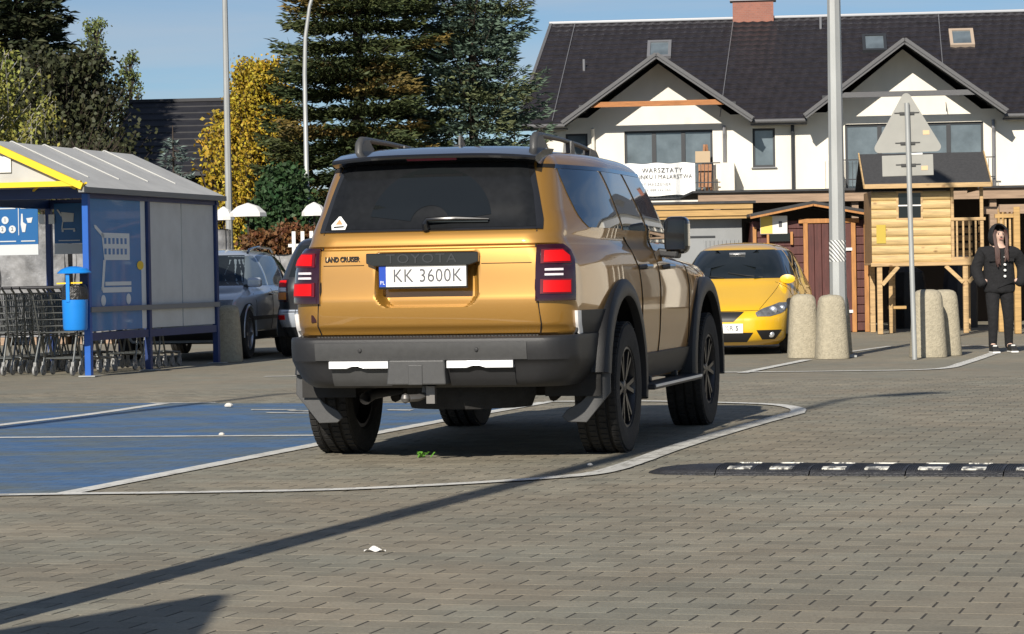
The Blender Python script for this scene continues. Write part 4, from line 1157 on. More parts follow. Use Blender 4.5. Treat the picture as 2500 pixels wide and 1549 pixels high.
# main roof: tile courses
ye, ze_, yr, zr = -0.50, 5.74, 4.70, 9.34
nC = 21
sl = Vector((0, yr - ye, zr - ze_)); nrm = Vector((0, -(zr - ze_), yr - ye)).normalized()
def course_spans(z, x0):
    """where the main roof shows at height z: outside the gable roofs"""
    cuts = []
    for cx, hw, ze, za in GB:
        if z < za + .06:
            h = hw * min(1.0, (za + .06 - z) / (za - ze)); cuts.append((cx - h, cx + h))
    out = []; x = x0
    for a, c in sorted(cuts):
        if a > x: out.append((x, a))
        x = max(x, c)
    out.append((x, HL)); return out
for i in range(nC):
    t0, t1 = i / nC, (i + 1) / nC
    for xa, xb in course_spans(ze_ + (zr - ze_) * t0, -0.25 + 0.75 * t0):
        b = MB(); per = 0.30; n = max(2, int((xb - xa) / (per / 4)))
        for k in range(n + 1):
            x = xa + (xb - xa) * k / n
            wv = (0.012, 0.030, 0.012, 0.0)[k % 4]
            for t, lift in ((t0 - .004, -.03), (t0, 0.058), (t1 + .006, 0.006)):
                p = Vector((x, ye, ze_)) + sl * t + nrm * (lift + (wv if lift > 0 else 0)); b.v.append(tuple(p))
        for k in range(n):
            for j in range(2): q = k * 3 + j; b.f.append((q, q + 3, q + 4, q + 1))
        b.build('tile_course', M_tile, H, 50, recalc=False)
b = MB()
b.add([(.5, yr, zr - .06), (HL, yr, zr - .06), (HL, 10.3, 5.7), (-.3, 10.3, 5.7)], [(0, 1, 2, 3)])
b.build('roof', M_tile, H)
b = MB(); b.box(((.35 + HL) / 2, yr, zr + .05), (HL - .4, .20, .10)); b.build('ridge_cap', M_ridge, H, bevel=.03)
b = MB(); b.bar((-.30, ye - .02, ze_ - .06), (.46, yr, zr + .01), .10, .16); b.build('verge_board', M_fasc, H)
for xa, xb in ((-.25, 1.30), (7.05, 8.80), (14.85, 16.6), (22.6, 24.7), (30.7, 32.5), (38.5, 46)):
    b = MB(); b.tube([(xa, ye - .09, ze_ - .05), (xb, ye - .09, ze_ - .05)], .07, 10); b.build('gutter', M_fasc, H, 40)
    b = MB(); b.box(((xa + xb) / 2, ye + .24, ze_ - .13), (xb - xa, .52, .06)); b.build('soffit', M_fasc, H)
# gables
for cx, hw, ze, za in GB:
    go = bpy.data.objects.new('gable', None); COL.objects.link(go); go.parent = H
    yf = -1.32; yb = 2.6
    for sg in (-1, 1):
        d = Vector((sg * hw, 0, ze - za)); L = d.length; dn = d.normalized(); up = Vector((-dn.z * sg, 0, dn.x * sg)) if sg > 0 else Vector((-dn.z * -1 * -1, 0, abs(dn.x)))
        up = Vector((sg * abs(dn.z), 0, abs(dn.x)))
        for k in range(11):
            t0, t1 = k / 11, (k + 1) / 11
            p0 = Vector((cx, 0, za + .10)) + d * t0; p1 = Vector((cx, 0, za + .10)) + d * (t1 + .004)
            c = MB()
            # clip the back to the main roof surface
            def back(p): return min(yb, (p.z - ze_) / ((zr - ze_) / (yr - ye)) + ye + .02)
            c.add([p0 + up * .005 + Vector((0, yf, 0)), p0 + up * .005 + Vector((0, back(p0), 0)), p1 + up * .035 + Vector((0, back(p1), 0)), p1 + up * .035 + Vector((0, yf, 0)), p1 + Vector((0, yf, 0)), p1 + Vector((0, back(p1), 0))], [(0, 1, 2, 3), (3, 2, 5, 4)])
            c.build('gable_tile_course', M_tile, go, recalc=False)
        sf = MB(); q0 = Vector((cx, 0, za + .08)); q1 = q0 + d
        sf.add([q0 + Vector((0, yf, 0)), q0 + Vector((0, yb, 0)), q1 + Vector((0, back(q1) + .6, 0)), q1 + Vector((0, yf, 0)), q0 + Vector((0, yf, -.05)), q0 + Vector((0, yb, -.05)), q1 + Vector((0, back(q1) + .6, -.05)), q1 + Vector((0, yf, -.05))], [(0, 1, 2, 3), (4, 7, 6, 5), (0, 3, 7, 4), (3, 2, 6, 7)])
        sf.build('gable_soffit', M_dark, go)
        for o, w_, m_ in ((0.0, .18, M_fasc), (-.035, .09, M_fasc)):
            v = MB(); v.bar(q0 + Vector((0, yf - .03 + o, -.03 - o)), q1 + Vector((0, yf - .03 + o, -.03 - o)), .045, w_, up=tuple(up)); v.build('barge_board', m_, go)
    bm = MB(); zt = ze + (za - ze) * .30
    bm.box((cx, yf + .12, zt), (hw * 1.40, .12, .16)); bm.build('tie_beam', M_wood if cx < 8 else M_fasc, go)
    for sg in (-1, 1): pl = MB(); pl.box((cx + sg * hw * .80, yf / 2 - .03, zt - .09), (.14, abs(yf) - .12, .18)); pl.build('purlin', M_dark, go)
# chimney, skylights
nb = bpy.data.materials.new('chimney_brick'); nb.use_nodes = True; nt = nb.node_tree; br = nt.nodes.new('ShaderNodeTexBrick'); br.inputs['Scale'].default_value = 4.2
br.inputs['Color1'].default_value = (.30, .10, .06, 1); br.inputs['Color2'].default_value = (.24, .08, .05, 1); br.inputs['Mortar'].default_value = (.22, .16, .13, 1); br.inputs['Mortar Size'].default_value = .012
tcn = nt.nodes.new('ShaderNodeTexCoord'); mpn = nt.nodes.new('ShaderNodeMapping'); mpn.inputs['Rotation'].default_value = (PI / 2, 0, 0); nt.links.new(tcn.outputs['Object'], mpn.inputs[0]); nt.links.new(mpn.outputs[0], br.inputs['Vector']); nt.links.new(br.outputs[0], nt.nodes['Principled BSDF'].inputs['Base Color'])
for x in (7.15, 24.0):
    b = MB(); b.box((x, 4.75, 9.5), (1.34, .60, .9)); co = b.build('chimney', nb, H)
    b = MB(); b.box((x, 4.75, 9.98), (1.52, .76, .09)); b.build('chimney_cap', M_alug, co)
def on_roof(x, t, lift=.0):
    return Vector((x, ye, ze_)) + Vector((0, yr - ye, zr - ze_)) * t + Vector((0, -(zr - ze_), yr - ye)).normalized() * lift
pit = math.atan2(zr - ze_, yr - ye)
for x, t, mf in ((4.10, .69, M_alug), (11.05, .70, M_dark), (13.85, .73, mat('pale_timber_frame', (.42, .33, .25), .7)), (21, .7, M_dark), (29, .7, M_alug)):
    b = MB(); fw = .78; fh = 1.05
    for cx, cy, sx, sy_ in ((0, -fh / 2 + .05, fw, .10), (0, fh / 2 - .05, fw, .10), (-fw / 2 + .05, 0, .10, fh - .2), (fw / 2 - .05, 0, .10, fh - .2)):
        b.box((cx, cy, .05), (sx, sy_, .12))
    fo = b.build('skylight', mf, H); fo.location = on_roof(x, t, .03); fo.rotation_euler = (pit, 0, 0)
    p = MB(); p.box((0, 0, .06), (fw - .2, fh - .2, .02)); p.build('pane', M_winb, fo)
for x, t in ((9.35, .87), (9.75, .90), (1.7, .5)):
    b = MB(); p = on_roof(x, t); b.tube([p, p + Vector((0, 0, .42))], .045, 8); b.build('roof_vent', M_alug, H)
for x0, x1 in ((.85, 1.25), (6.1, 6.5), (13.1, 13.2)):
    b = MB(); b.tube([on_roof(x0, .02, .07), on_roof((x0 + x1) / 2, .5, .08), on_roof(x1, .98, .07)], .014, 5); b.build('lightning_wire', M_alug, H)
# downspouts
for x, m_ in ((2.10, M_wall), (6.22, M_alug), (8.35, M_dark), (14.55, M_alug)):
    b = MB(); b.tube([(x, -.30 if x < 3 else -.10, 5.60), (x, -.14, 5.35), (x, -.10, 5.2), (x, -.10, 0.1)], .055, 8); b.build('downspout', m_, H)
# balconies
def balcony(x0, x1, label, pier):
    bo = bpy.data.objects.new('balcony', None); COL.objects.link(bo); bo.parent = H
    b = MB(); b.box(((x0 + x1) / 2, -.65, 3.18), (x1 - x0, 1.28, .16)); b.build('balcony_slab', M_wall, bo)
    bl = MB(); bl.box((0, 0, .55), (.018, .018, 1.06)); me = bl.mesh('baluster', M_dark)
    n = int((x1 - x0) / .115)
    for i in range(n):
        o = bpy.data.objects.new('baluster', me); COL.objects.link(o); o.parent = bo; o.location = (x0 + .06 + i * .115, -1.22, 3.28)
    for z in (3.33, 3.80, 4.40): b = MB(); b.box(((x0 + x1) / 2, -1.222, z), (x1 - x0, .035, .035)); b.build('handrail', M_dark, bo)
    for px in pier: b = MB(); b.box((px, -.62, 3.74), (.42, 1.24, 1.32)); b.build('balcony_pier', M_wall, bo)
balcony(2.45, 6.10, '', (6.32,)); balcony(9.75, 14.5, '', (9.55,)); balcony(18, 21.3, '', ())
# banner on the railing
BN = thing('banner', 'white cloth banner with drawing workshop lettering, tied to the left balcony railing', 'banner', (0.57, 85.5, 0), -R(5.56))
M_ban = mat('banner_white', (0.86, 0.86, 0.84), 0.7)
b = MB(); b.grid(lambda a, c: (3.10 + 2.22 * a, -1.262 - .012 * math.sin(14 * a + 2 * c), 3.42 + 1.0 * c + (.018 * math.sin(17 * a) if c > .5 else .02 * math.sin(11 * a))), 40, 6)
bo = b.build('cloth', M_ban, BN, 60)
M_tx = mat('banner_print', (.10, .10, .10), .7); M_tx2 = mat('banner_print_grey', (.38, .38, .38), .7)
for s_, sz, x, z, m_, k in (('WARSZTATY', .20, 4.30, 4.20, M_tx, 1.0), ('RYSUNKU I MALARSTWA', .18, 4.22, 4.00, M_tx, .92), ('ART MASZENER', .13, 4.05, 3.77, M_tx2, 1.05), ('TEL 888 222 365', .11, 4.12, 3.60, M_tx2, 1.05)):
    stuff(text_part(s_, 'lettering', m_, BN, sz, (x, -1.292, z), (PI / 2, 0, 0), .001, k, spacing=1.1))
# easel and boxes on the balcony
E_ = thing('easel', 'wooden easel with a board on the left balcony, behind the railing', 'easel', (0.57, 85.5, 0), -R(5.56))
M_eas = mat('easel_wood', (.34, .16, .075), .7, noise=.3, nscale=9)
for a, c in (((5.48, -.85, 3.27), (5.60, -.55, 5.0)), ((5.85, -.85, 3.27), (5.66, -.55, 5.0)), ((5.66, -.15, 3.27), (5.63, -.5, 4.9))):
    b = MB(); b.bar(a, c, .07, .05); b.build('leg', M_eas, E_)
b = MB(); b.box((5.62, -.80, 4.02), (.42, .03, .72), rx=R(-8)); b.build('board', M_eas, E_)
b = MB(); b.box((5.55, -.72, 4.60), (.46, .03, .38), rx=R(-8)); b.build('canvas', mat('kraft', (.45, .34, .22), .8), E_)

# ------------------------------------------------------------------ white shop beyond the right edge
S_ = thing('shop_building', 'white flat roofed shop with tall glazing beyond the right edge, mirrored in the car side', 'shop', (15.2, 36, 0), 0)
b = MB(); b.box((10, 19, 2.6), (19.6, 37.6, 5.2)); b.build('wall', M_wall, S_)
b = MB(); b.box((-.05, 19, 4.2), (.5, 38, 1.1)); b.build('fascia', mat('shop_white', (.8, .8, .78), .6), S_)
for k in range(12):
    f = MB(); f.box((.12, 1.6 + 3.1 * k, 1.85), (.08, 2.7, 2.9)); fo = f.build('window', M_dark, S_)
    for j in (-.66, .66): p = MB(); p.box((.07, 1.6 + 3.1 * k + j, 1.85), (.03, 1.22, 2.7)); p.build('pane', M_winb, fo)
    c = MB(); c.box((-.1, .05 + 3.1 * k, 1.85), (.3, .3, 3.6)); c.build('column', M_wall, S_)
b = MB(); b.box((10, 19, 5.3), (20.2, 38.2, .25)); b.build('roof', M_alug, S_)

# ------------------------------------------------------------------ grey shed, red shed
M_gsh = mat('grey_sheet', (.27, .28, .285), .55, noise=.1, nscale=3)
M_ply = mat('honey_timber', (.50, .31, .115), .65, noise=.28, nscale=5, stretch=(.5, 7, 7))
M_pine = mat('pine_boards', (.54, .37, .17), .6, noise=.34, nscale=4, stretch=(.7, 6, 9))
add_random(M_pine, .10, .008)
def add_knots(m, scale=3.2, size=.10):
    nt = m.node_tree; b = nt.nodes['Principled BSDF']; src = b.inputs['Base Color'].links[0].from_socket
    tc = nt.nodes.new('ShaderNodeTexCoord'); mp = nt.nodes.new('ShaderNodeMapping'); mp.inputs['Scale'].default_value = (1, 1, 1.9)
    v = nt.nodes.new('ShaderNodeTexVoronoi'); v.inputs['Scale'].default_value = scale
    r_ = nt.nodes.new('ShaderNodeMapRange'); r_.inputs['From Min'].default_value = size * .5; r_.inputs['From Max'].default_value = size * 1.6; r_.inputs['To Min'].default_value = .75; r_.inputs['To Max'].default_value = 0
    mx = nt.nodes.new('ShaderNodeMix'); mx.data_type = 'RGBA'; mx.inputs['B'].default_value = (.16, .07, .025, 1)
    nt.links.new(tc.outputs['Object'], mp.inputs[0]); nt.links.new(mp.outputs[0], v.inputs['Vector']); nt.links.new(v.outputs['Distance'], r_.inputs['Value']); nt.links.new(r_.outputs[0], mx.inputs['Factor']); nt.links.new(src, mx.inputs['A']); nt.links.new(mx.outputs['Result'], b.inputs['Base Color'])
add_knots(M_pine)
G_ = thing('grey_shed', 'grey flat roofed shed with a honey timber fascia, behind the yellow car', 'shed', (2.0, 46.3, 0), 0)
b = MB(); b.box((.98, 1.0, 1.0), (1.96, 2.0, 2.0)); b.build('wall', M_gsh, G_)
for k in range(9): b = MB(); b.box((1.32 + .07 * k, -.012, .80), (.035, .03, 1.6)); b.build('sheet_rib', M_gsh, G_)
b = MB(); b.box((1.05, -.008, 1.66), (.9, .02, .03)); b.build('sheet_joint', M_dark, G_)
for z, h, y in ((2.17, .095, -.30), (2.06, .10, -.27), (1.985, .05, -.24)): b = MB(); b.box((1.0, y, z), (2.25, .04, h)); b.build('fascia_board', M_ply, G_)
b = MB(); b.box((1.0, .9, 2.235), (2.35, 2.5, .04)); b.build('roof', mat('bitumen', (.05, .05, .052), .9, noise=.3, nscale=8), G_)

M_redw = mat('oxblood_boards', (.095, .030, .026), .6, noise=.35, nscale=5, stretch=(6, 6, .7))
M_trim = mat('amber_trim', (.46, .21, .065), .6, noise=.25, nscale=5, stretch=(5, 5, .8))
RS = thing('red_shed', 'dark red plank shed with amber trim, door and low gable roof', 'shed', (4.08, 45.65, 0), 0)
for k in range(13):
    zz = .02 + .145 * k
    wx = 1.96 if zz < 1.80 else 1.9 - (zz - 1.80) * 5
    b = MB(); b.box((.98, .05, zz + .071), (wx, .05, .138)); b.build('wall_board', M_redw, RS, bevel=.012)
b = MB(); b.box((.98, .9, .95), (1.92, 1.6, 1.88)); b.build('wall', M_redw, RS)
for k in range(6): b = MB(); b.box((.98 + .125 * k, -.005, .93), (.118, .03, 1.84)); b.build('door_board', M_redw, RS, bevel=.006)
for x, z, sx, sz in ((.895, .93, .075, 1.86), (1.70, .93, .075, 1.86), (1.29, 1.885, 1.02, .075), (.035, .90, .06, 1.80), (1.915, .92, .075, 1.84), (.26, 1.60, .04, .22), (.66, 1.60, .045, .22)):
    b = MB(); b.box((x, -.03, z), (sx, .035, sz)); b.build('trim_board', M_trim, RS, bevel=.004)
for z in (1.40, .35): b = MB(); b.box((1.60, -.05, z), (.15, .02, .05)); b.build('hinge', M_tape, RS)
for sg in (-1, 1):
    b = MB(); q0 = Vector((1.0, 0, 2.17)); q1 = q0 + Vector((sg * 1.06, 0, -.20))
    b.bar(q0 + Vector((0, -.32, 0)), q1 + Vector((0, -.32, 0)), .03, .075); b.build('barge_board', M_trim, RS)
    b = MB(); b.add([q0 + Vector((0, -.34, .05)), q1 + Vector((0, -.34, .05)), q1 + Vector((0, 1.9, .05)), q0 + Vector((0, 1.9, .05)), q0 + Vector((0, -.34, .0)), q1 + Vector((0, -.34, .0)), q1 + Vector((0, 1.9, .0)), q0 + Vector((0, 1.9, .0))], [(0, 1, 2, 3), (4, 7, 6, 5), (0, 4, 5, 1), (1, 5, 6, 2), (2, 6, 7, 3)])
    b.build('roof', mat('bitumen', (.05, .05, .052), .9), RS)
b = MB(); b.box((.46, -.02, 1.62), (.34, .03, .14)); b.build('window', M_glassd, RS)
SG = thing('notice_board', 'yellow and white notice board fixed in front of the red shed', 'notice board', (4.44, 45.60, 0), 0)
b = MB(); b.box((0, 0, 1.83), (.46, .025, .31)); b.build('panel', M_shoew, SG, bevel=.01)
b = MB(); b.box((-.125, -.015, 1.83), (.20, .004, .29)); b.build('yellow_half', mat('notice_yellow', (.75, .55, .12), .6), SG)
b = MB(); b.box((0.0, .03, 1.83), (.40, .04, .04)); b.build('batten', M_trim, SG)
b = MB(); b.box((.11, -.0155, 1.84), (.055, .004, .10)); b.build('print', M_inkg, SG)

# ------------------------------------------------------------------ timber canopy behind the sheds
M_oldw = mat('weathered_timber', (.36, .25, .17), .8, noise=.3, nscale=4, stretch=(.5, 6, 6))
CN = thing('timber_canopy', 'long weathered timber canopy with a dark interior behind the sheds', 'canopy', (3.6, 49.0, 0), 0)
b = MB(); b.box((6.5, -.1, 2.39), (13.4, .06, .20)); b.build('front_beam', M_oldw, CN)
b = MB(); b.box((6.5, 1.8, 2.50), (13.6, 4.0, .04)); b.build('roof', mat('bitumen', (.05, .05, .052), .9), CN)
for k in range(6): b = MB(); b.box((.15 + 2.5 * k, .05, 1.15), (.12, .12, 2.3)); b.build('post', M_oldw, CN)
for k in range(54): b = MB(); b.box((-.1 + .25 * k, 3.7, 1.2), (.25, .03, 2.4)); b.build('back_board', mat('canopy_shade_boards', (.035, .025, .02), .9), CN)  # back wall near black: shade under the canopy put into its colour
for i, (x, y, w_, h_, c_) in enumerate(((4.8, 48.6, .5, .9, (.02, .02, .025)), (5.6, 48.3, .6, 1.2, (.03, .03, .03)), (7.0, 47.8, .7, 1.1, (.02, .02, .02)), (7.9, 47.6, .6, 1.3, (.03, .03, .035)))):
    b = MB(); b.lathe([(w_ * .5, 0), (w_ * .52, h_ * .5), (w_ * .42, h_ * .9), (w_ * .15, h_), (.001, h_)], (x, y, 0), 'Z', 10)
    tag(b.build('covered_stack', mat('dark_sheet%d' % i, c_, .6, bump=.8, bscale=8)), ['dark covered stack behind the red shed', 'dark covered stack seen left of the playhouse legs', 'dark covered stack under the middle of the playhouse', 'dark covered stack right behind the playhouse legs'][i], 'stack', 'covered goods under the canopy')
b = MB(); b.lathe([(.09, 0), (.10, .24), (.085, .26)], (6.42 + .85, 46.6, 0), 'Z', 14)
tag(b.build('blue_bucket', mat('bucket_blue', (.02, .16, .55), .4)), 'small blue bucket on the ground between the legs of the person in black', 'bucket')

# ------------------------------------------------------------------ playhouse on stilts
PH = thing('playhouse', 'pine log playhouse on stilts with a dark shingle roof and a small porch', 'playhouse', (5.84, 43.75, 0), -R(3.0))
def board(x0, x1, z, y=0, m=M_pine, hh=.143):
    b = MB(); n = 7
    for x in (x0, x1):
        for k in range(n + 1): t = PI * k / n; b.v.append((x, y - .028 * math.sin(t) - .002, z - hh / 2 * math.cos(t)))
    for k in range(n): b.f.append((k, k + 1, n + 2 + k, n + 1 + k))
    b.f += [tuple(range(n + 1)), tuple(range(n + 1, 2 * n + 2))]
    return b.build('log_board', m, PH, 60)
wx0, wx1, wz0, wz1 = .43, .80, 1.87, 2.28
for k in range(8):
    z = 1.215 + .145 * k
    if wz0 - .05 < z < wz1 + .05: board(0, wx0, z); board(wx1, 1.27, z)
    else: board(0, 1.27, z)
def pbox(nm, c, d, m, bev=.006, **kw): b = MB(); b.box(c, d, **kw); return b.build(nm, m, PH, bevel=bev)
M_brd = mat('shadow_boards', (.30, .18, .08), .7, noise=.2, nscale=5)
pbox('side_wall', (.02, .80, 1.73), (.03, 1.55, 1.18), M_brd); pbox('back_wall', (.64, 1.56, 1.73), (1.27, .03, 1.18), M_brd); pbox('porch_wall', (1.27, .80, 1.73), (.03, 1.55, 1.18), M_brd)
wf = pbox('window', ((wx0 + wx1) / 2, -.012, (wz0 + wz1) / 2), (wx1 - wx0 + .06, .03, wz1 - wz0 + .06), M_pine)
for ix in (0, 1):
    for iz in (0, 1): b = MB(); b.box((wx0 + .09 + .19 * ix, -.030, wz0 + .10 + .21 * iz), (.165, .008, .185)); b.build('pane', M_glassd, wf)
for c, d in (((.615, -.036, 2.075), (.022, .012, .41)), ((.615, -.037, 2.075), (.37, .012, .022))): b = MB(); b.box(c, d); b.build('glazing_bar', M_shoew, wf)
pbox('notice', (.15, -.034, 1.62), (.15, .004, .30), mat('notice_gold', (.52, .38, .05), .6), 0)
pbox('floor_beam', (.90, -.015, 1.125), (1.84, .05, .06), M_pine); pbox('floor', (.90, .8, 1.135), (1.80, 1.55, .03), M_pine)
pbox('porch_beam', (1.55, -.02, 1.19), (.56, .04, .08), M_pine)
pbox('porch_handrail', (1.55, -.02, 1.84), (.56, .05, .05), M_pine); pbox('porch_post', (1.77, 0, 1.80), (.055, .055, 1.18), M_pine); pbox('porch_post', (1.30, -.005, 1.80), (.05, .05, 1.18), M_pine)
for k in range(4): pbox('porch_baluster', (1.37 + .10 * k, -.02, 1.52), (.032, .025, .62), M_pine)
for k in range(5): pbox('far_rail_board', (1.79, .25 + .0 * k, 1.28 + .13 * k), (.03, .5, .10), M_pine)
for k in range(5): pbox('back_rail_board', (1.54, 1.5, 1.30 + .125 * k), (.5, .03, .09), M_pine)
# roof
for sg, y0, y1 in ((1, -.25, .78), (-1, 1.82, .78)):
    b = MB(); b.add([(-.12, y0, 2.39), (1.90, y0, 2.39), (1.90, y1, 2.95), (-.12, y1, 2.95), (-.12, y0, 2.36), (1.90, y0, 2.36), (1.90, y1, 2.92), (-.12, y1, 2.92)], [(0, 1, 2, 3), (4, 7, 6, 5), (0, 4, 5, 1), (1, 5, 6, 2), (2, 6, 7, 3), (3, 7, 4, 0)])
    b.build('roof', mat('shingle_felt', (.050, .050, .052), .9, noise=.25, nscale=25, bump=.5, bscale=120), PH)
pbox('eave_board', (.89, -.255, 2.385), (2.03, .035, .075), M_pine)
b = MB(); b.bar((1.91, -.26, 2.38), (1.91, .78, 2.945), .02, .06); b.build('verge_board', M_pine, PH)
b = MB(); b.bar((-.13, -.26, 2.38), (-.13, .78, 2.945), .02, .06); b.build('verge_board', M_pine, PH)
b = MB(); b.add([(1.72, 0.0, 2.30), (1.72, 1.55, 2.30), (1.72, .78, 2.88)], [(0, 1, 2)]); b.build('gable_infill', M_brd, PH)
# stilts and braces
for x, y in ((.12, .03), (1.50, .03), (.12, 1.5), (1.70, 1.5), (.42, 1.1)): pbox('stilt', (x, y, .56), (.085, .085, 1.12), M_pine)
for a, c in (((.16, .0, .80), (.42, .0, 1.09)), ((1.46, .0, .82), (1.18, .0, 1.09)), ((1.54, .0, .82), (1.82, .0, 1.09))): b = MB(); b.bar(a, c, .06, .06); b.build('brace', M_pine, PH)
pbox('ladder_rail', (.34, .55, .52), (.06, .05, 1.04), M_pine, rx=R(6))
pbox('ladder_rung', (.45, .62, .42), (.30, .05, .05), M_ply)
# the next wooden frame at the right edge
W2 = thing('wooden_swing_frame', 'honey timber frame of posts at the right edge behind the person', 'swing frame', (7.85, 42.6, 0), 0)
for x, y in ((.12, 0), (.12, 1.4), (1.8, 0), (1.8, 1.4)): b = MB(); b.box((x, y, 1.0), (.10, .10, 2.0)); b.build('post', M_ply, W2, bevel=.008)
b = MB(); b.box((.9, 0, 1.98), (2.1, .08, .12)); b.build('beam', M_oldw, W2); b = MB(); b.box((.9, 1.4, 1.98), (2.1, .08, .12)); b.build('beam', M_oldw, W2)
for k in range(3): b = MB(); b.box((-.12 + .07 * k, .02, 1.62), (.03, .03, .7)); b.build('slat', M_pine, W2)
b = MB(); b.box((-.05, .0, 1.86), (.34, .06, .06)); b.build('rail', M_ply, W2)
# ------------------------------------------------------------------ trolley shelter
M_navy = mat('navy_post', (.012, .035, .14), .45, noise=.15, nscale=6)
M_bpost = mat('blue_post', (.012, .10, .42), .42, noise=.12, nscale=6)
M_poly = mat('grey_roof_sheet', (.50, .495, .47), .6, noise=.14, nscale=2.5)
M_rib = mat('white_rib', (.44, .44, .425), .5)
M_yel = mat('yellow_trim', (.85, .58, .02), .45)
M_film = mat('blue_film', (.030, .215, .52), .4, coat=.3, noise=.08, nscale=4)
M_frost = mat('frosted_panel', (.58, .61, .62), .45, noise=.10, nscale=3)
M_pict = mat('pictogram_grey', (.72, .76, .78), .5)
M_post = mat('poster_blue', (.008, .105, .30), .4)
M_postw = mat('poster_white', (.55, .58, .60), .5)
SH = thing('trolley_shelter', 'blue trolley shelter with a grey gable roof, yellow trim and trolley picture panel', 'shelter', (-4.82, 30.74, 0), -R(14.3))
def sbox(nm, c, d, m, par=None, bev=.0, **kw): b = MB(); b.box(c, d, **kw); return b.build(nm, m, par or SH, bevel=bev)
for x, y in ((0, 0), (0, 1.81), (0, 4.12), (-2.29, 0), (-2.29, 4.12), (-2.29, 1.81)): sbox('post', (x, y, 1.04), (.075, .075, 2.08), M_bpost if y < 1 else M_navy, bev=.006)
for x, y in ((0, 0), (0, 1.81), (0, 4.12)): sbox('base_plate', (x + .02, y - .02, .008), (.20, .20, .012), M_galv)
sbox('front_beam', (-1.15, 0, 2.09), (2.36, .07, .12), M_navy); sbox('back_beam', (-1.6, 4.12, 2.09), (3.3, .07, .12), M_navy)
sbox('side_beam', (0, 2.06, 2.09), (.07, 4.05, .12), M_navy); sbox('side_beam', (-2.29, 2.06, 2.09), (.07, 4.05, .12), M_navy)
sbox('bottom_rail', (0, .905, .45), (.05, 1.73, .09), M_navy); sbox('bottom_rail', (0, 2.965, .45), (.05, 2.23, .09), M_navy)
sbox('bumper_rail', (.035, 2.06, .76), (.035, 4.15, .06), mat('grey_rail', (.20, .21, .22), .5))
p1 = sbox('picture_panel', (-.006, .835, 1.27), (.016, 1.56, 1.52), M_film); sbox('panel_edge', (-.006, 1.69, 1.27), (.016, .14, 1.52), M_pict)
sbox('frosted_panel', (-.006, 2.40, 1.27), (.016, 1.08, 1.52), M_frost); sbox('frosted_panel', (-.006, 3.52, 1.27), (.016, 1.10, 1.52), M_frost)
def pz(px, py): return ((px - 555) / 375 * 1.75 + .04, 2.0 - (py - 365) / 835 * 1.5)
def pic(pts, m=M_pict, o=.004, nm='trolley_picture'):
    b = MB(); P = [pz(*p) for p in pts]
    b.prism(P, (o, 0, 0), (0, 1, 0), (0, 0, 1), (1, 0, 0), .003); return b.build(nm, m, p1)
pic([(590, 515), (603, 518), (655, 580), (650, 605), (632, 580), (595, 535)])
pic([(636, 565), (815, 565), (815, 740), (652, 740)])
for i in range(6):
    for j in range(2): x = 652 + 26 * i; y = 598 + 68 * j; pic([(x, y), (x + 13, y), (x + 13, y + 38), (x, y + 38)], M_film, .0075, 'picture_slot')
pic([(645, 740), (660, 740), (645, 920), (630, 935)]); pic([(628, 916), (822, 916), (822, 950), (640, 950)]); pic([(655, 880), (822, 880), (822, 905), (655, 905)])
for cx, cy in ((641, 1000), (803, 995)): pic([(cx + 15 * math.cos(2 * PI * k / 14), cy + 36 * math.sin(2 * PI * k / 14)) for k in range(14)])
pic([(884 + 22 * math.cos(2 * PI * k / 14), 775 + 30 * math.sin(2 * PI * k / 14)) for k in range(14)], M_yel, .006, 'yellow_dot')
# roof
yA, yB, xr, zr2, xe, ze2 = -.38, 4.20, -1.14, 2.72, .11, 2.15
for sg in (1, -1):
    x1 = xe if sg > 0 else 2 * xr - xe
    for k in range(5):
        y0 = yA + (yB - yA) * k / 5; y1 = yA + (yB - yA) * (k + 1) / 5
        b = MB(); b.add([(xr, y0, zr2), (x1, y0, ze2), (x1, y1, ze2), (xr, y1, zr2), (xr, y0, zr2 - .016), (x1, y0, ze2 - .016), (x1, y1, ze2 - .016), (xr, y1, zr2 - .016)], [(0, 1, 2, 3), (4, 7, 6, 5), (0, 4, 5, 1), (1, 5, 6, 2), (2, 6, 7, 3), (3, 7, 4, 0)])
        b.build('roof_sheet', M_poly, SH)
        if k: r_ = MB(); r_.bar((xr, y0, zr2 + .012), (x1 - .30 * sg, y0, ze2 + .012 + .30 * .43), .018, .014); r_.build('roof_rib', M_rib, SH)
    r_ = MB(); r_.bar((xr, yA - .01, zr2 + .0), (x1 + sg * .02, yA - .01, ze2), .05, .075); r_.build('gable_trim', M_yel, SH)
    r_ = MB(); r_.bar((xr, yA + .09, zr2 - .04), (x1 - sg * .1, yA + .09, ze2 - .0), .04, .06); r_.build('gable_trim', M_yel, SH)
    sbox('gutter', (x1, (yA + yB) / 2, ze2 - .035), (.07, yB - yA, .06), mat('gutter_grey', (.22, .22, .21), .6))
sbox('gable_bottom_bar', (xr, yA, ze2 + .035), (2.5, .05, .06), M_yel)
b = MB(); b.add([(xr, yA + .04, zr2 - .03), (xe - .1, yA + .04, ze2 + .03), (2 * xr - xe + .1, yA + .04, ze2 + .03)], [(0, 1, 2)]); b.build('gable_panel', M_poly, SH)
sbox('gable_sign', (xr + .12, yA + .02, 2.42), (.55, .012, .18), M_shoew)
for k in range(4): r_ = MB(); r_.bar((-.1 - .55 * k, 0, 2.12), (-.1 - .55 * k + .25, yA + .05, 2.19), .02, .02); r_.build('bracket', M_yel, SH)
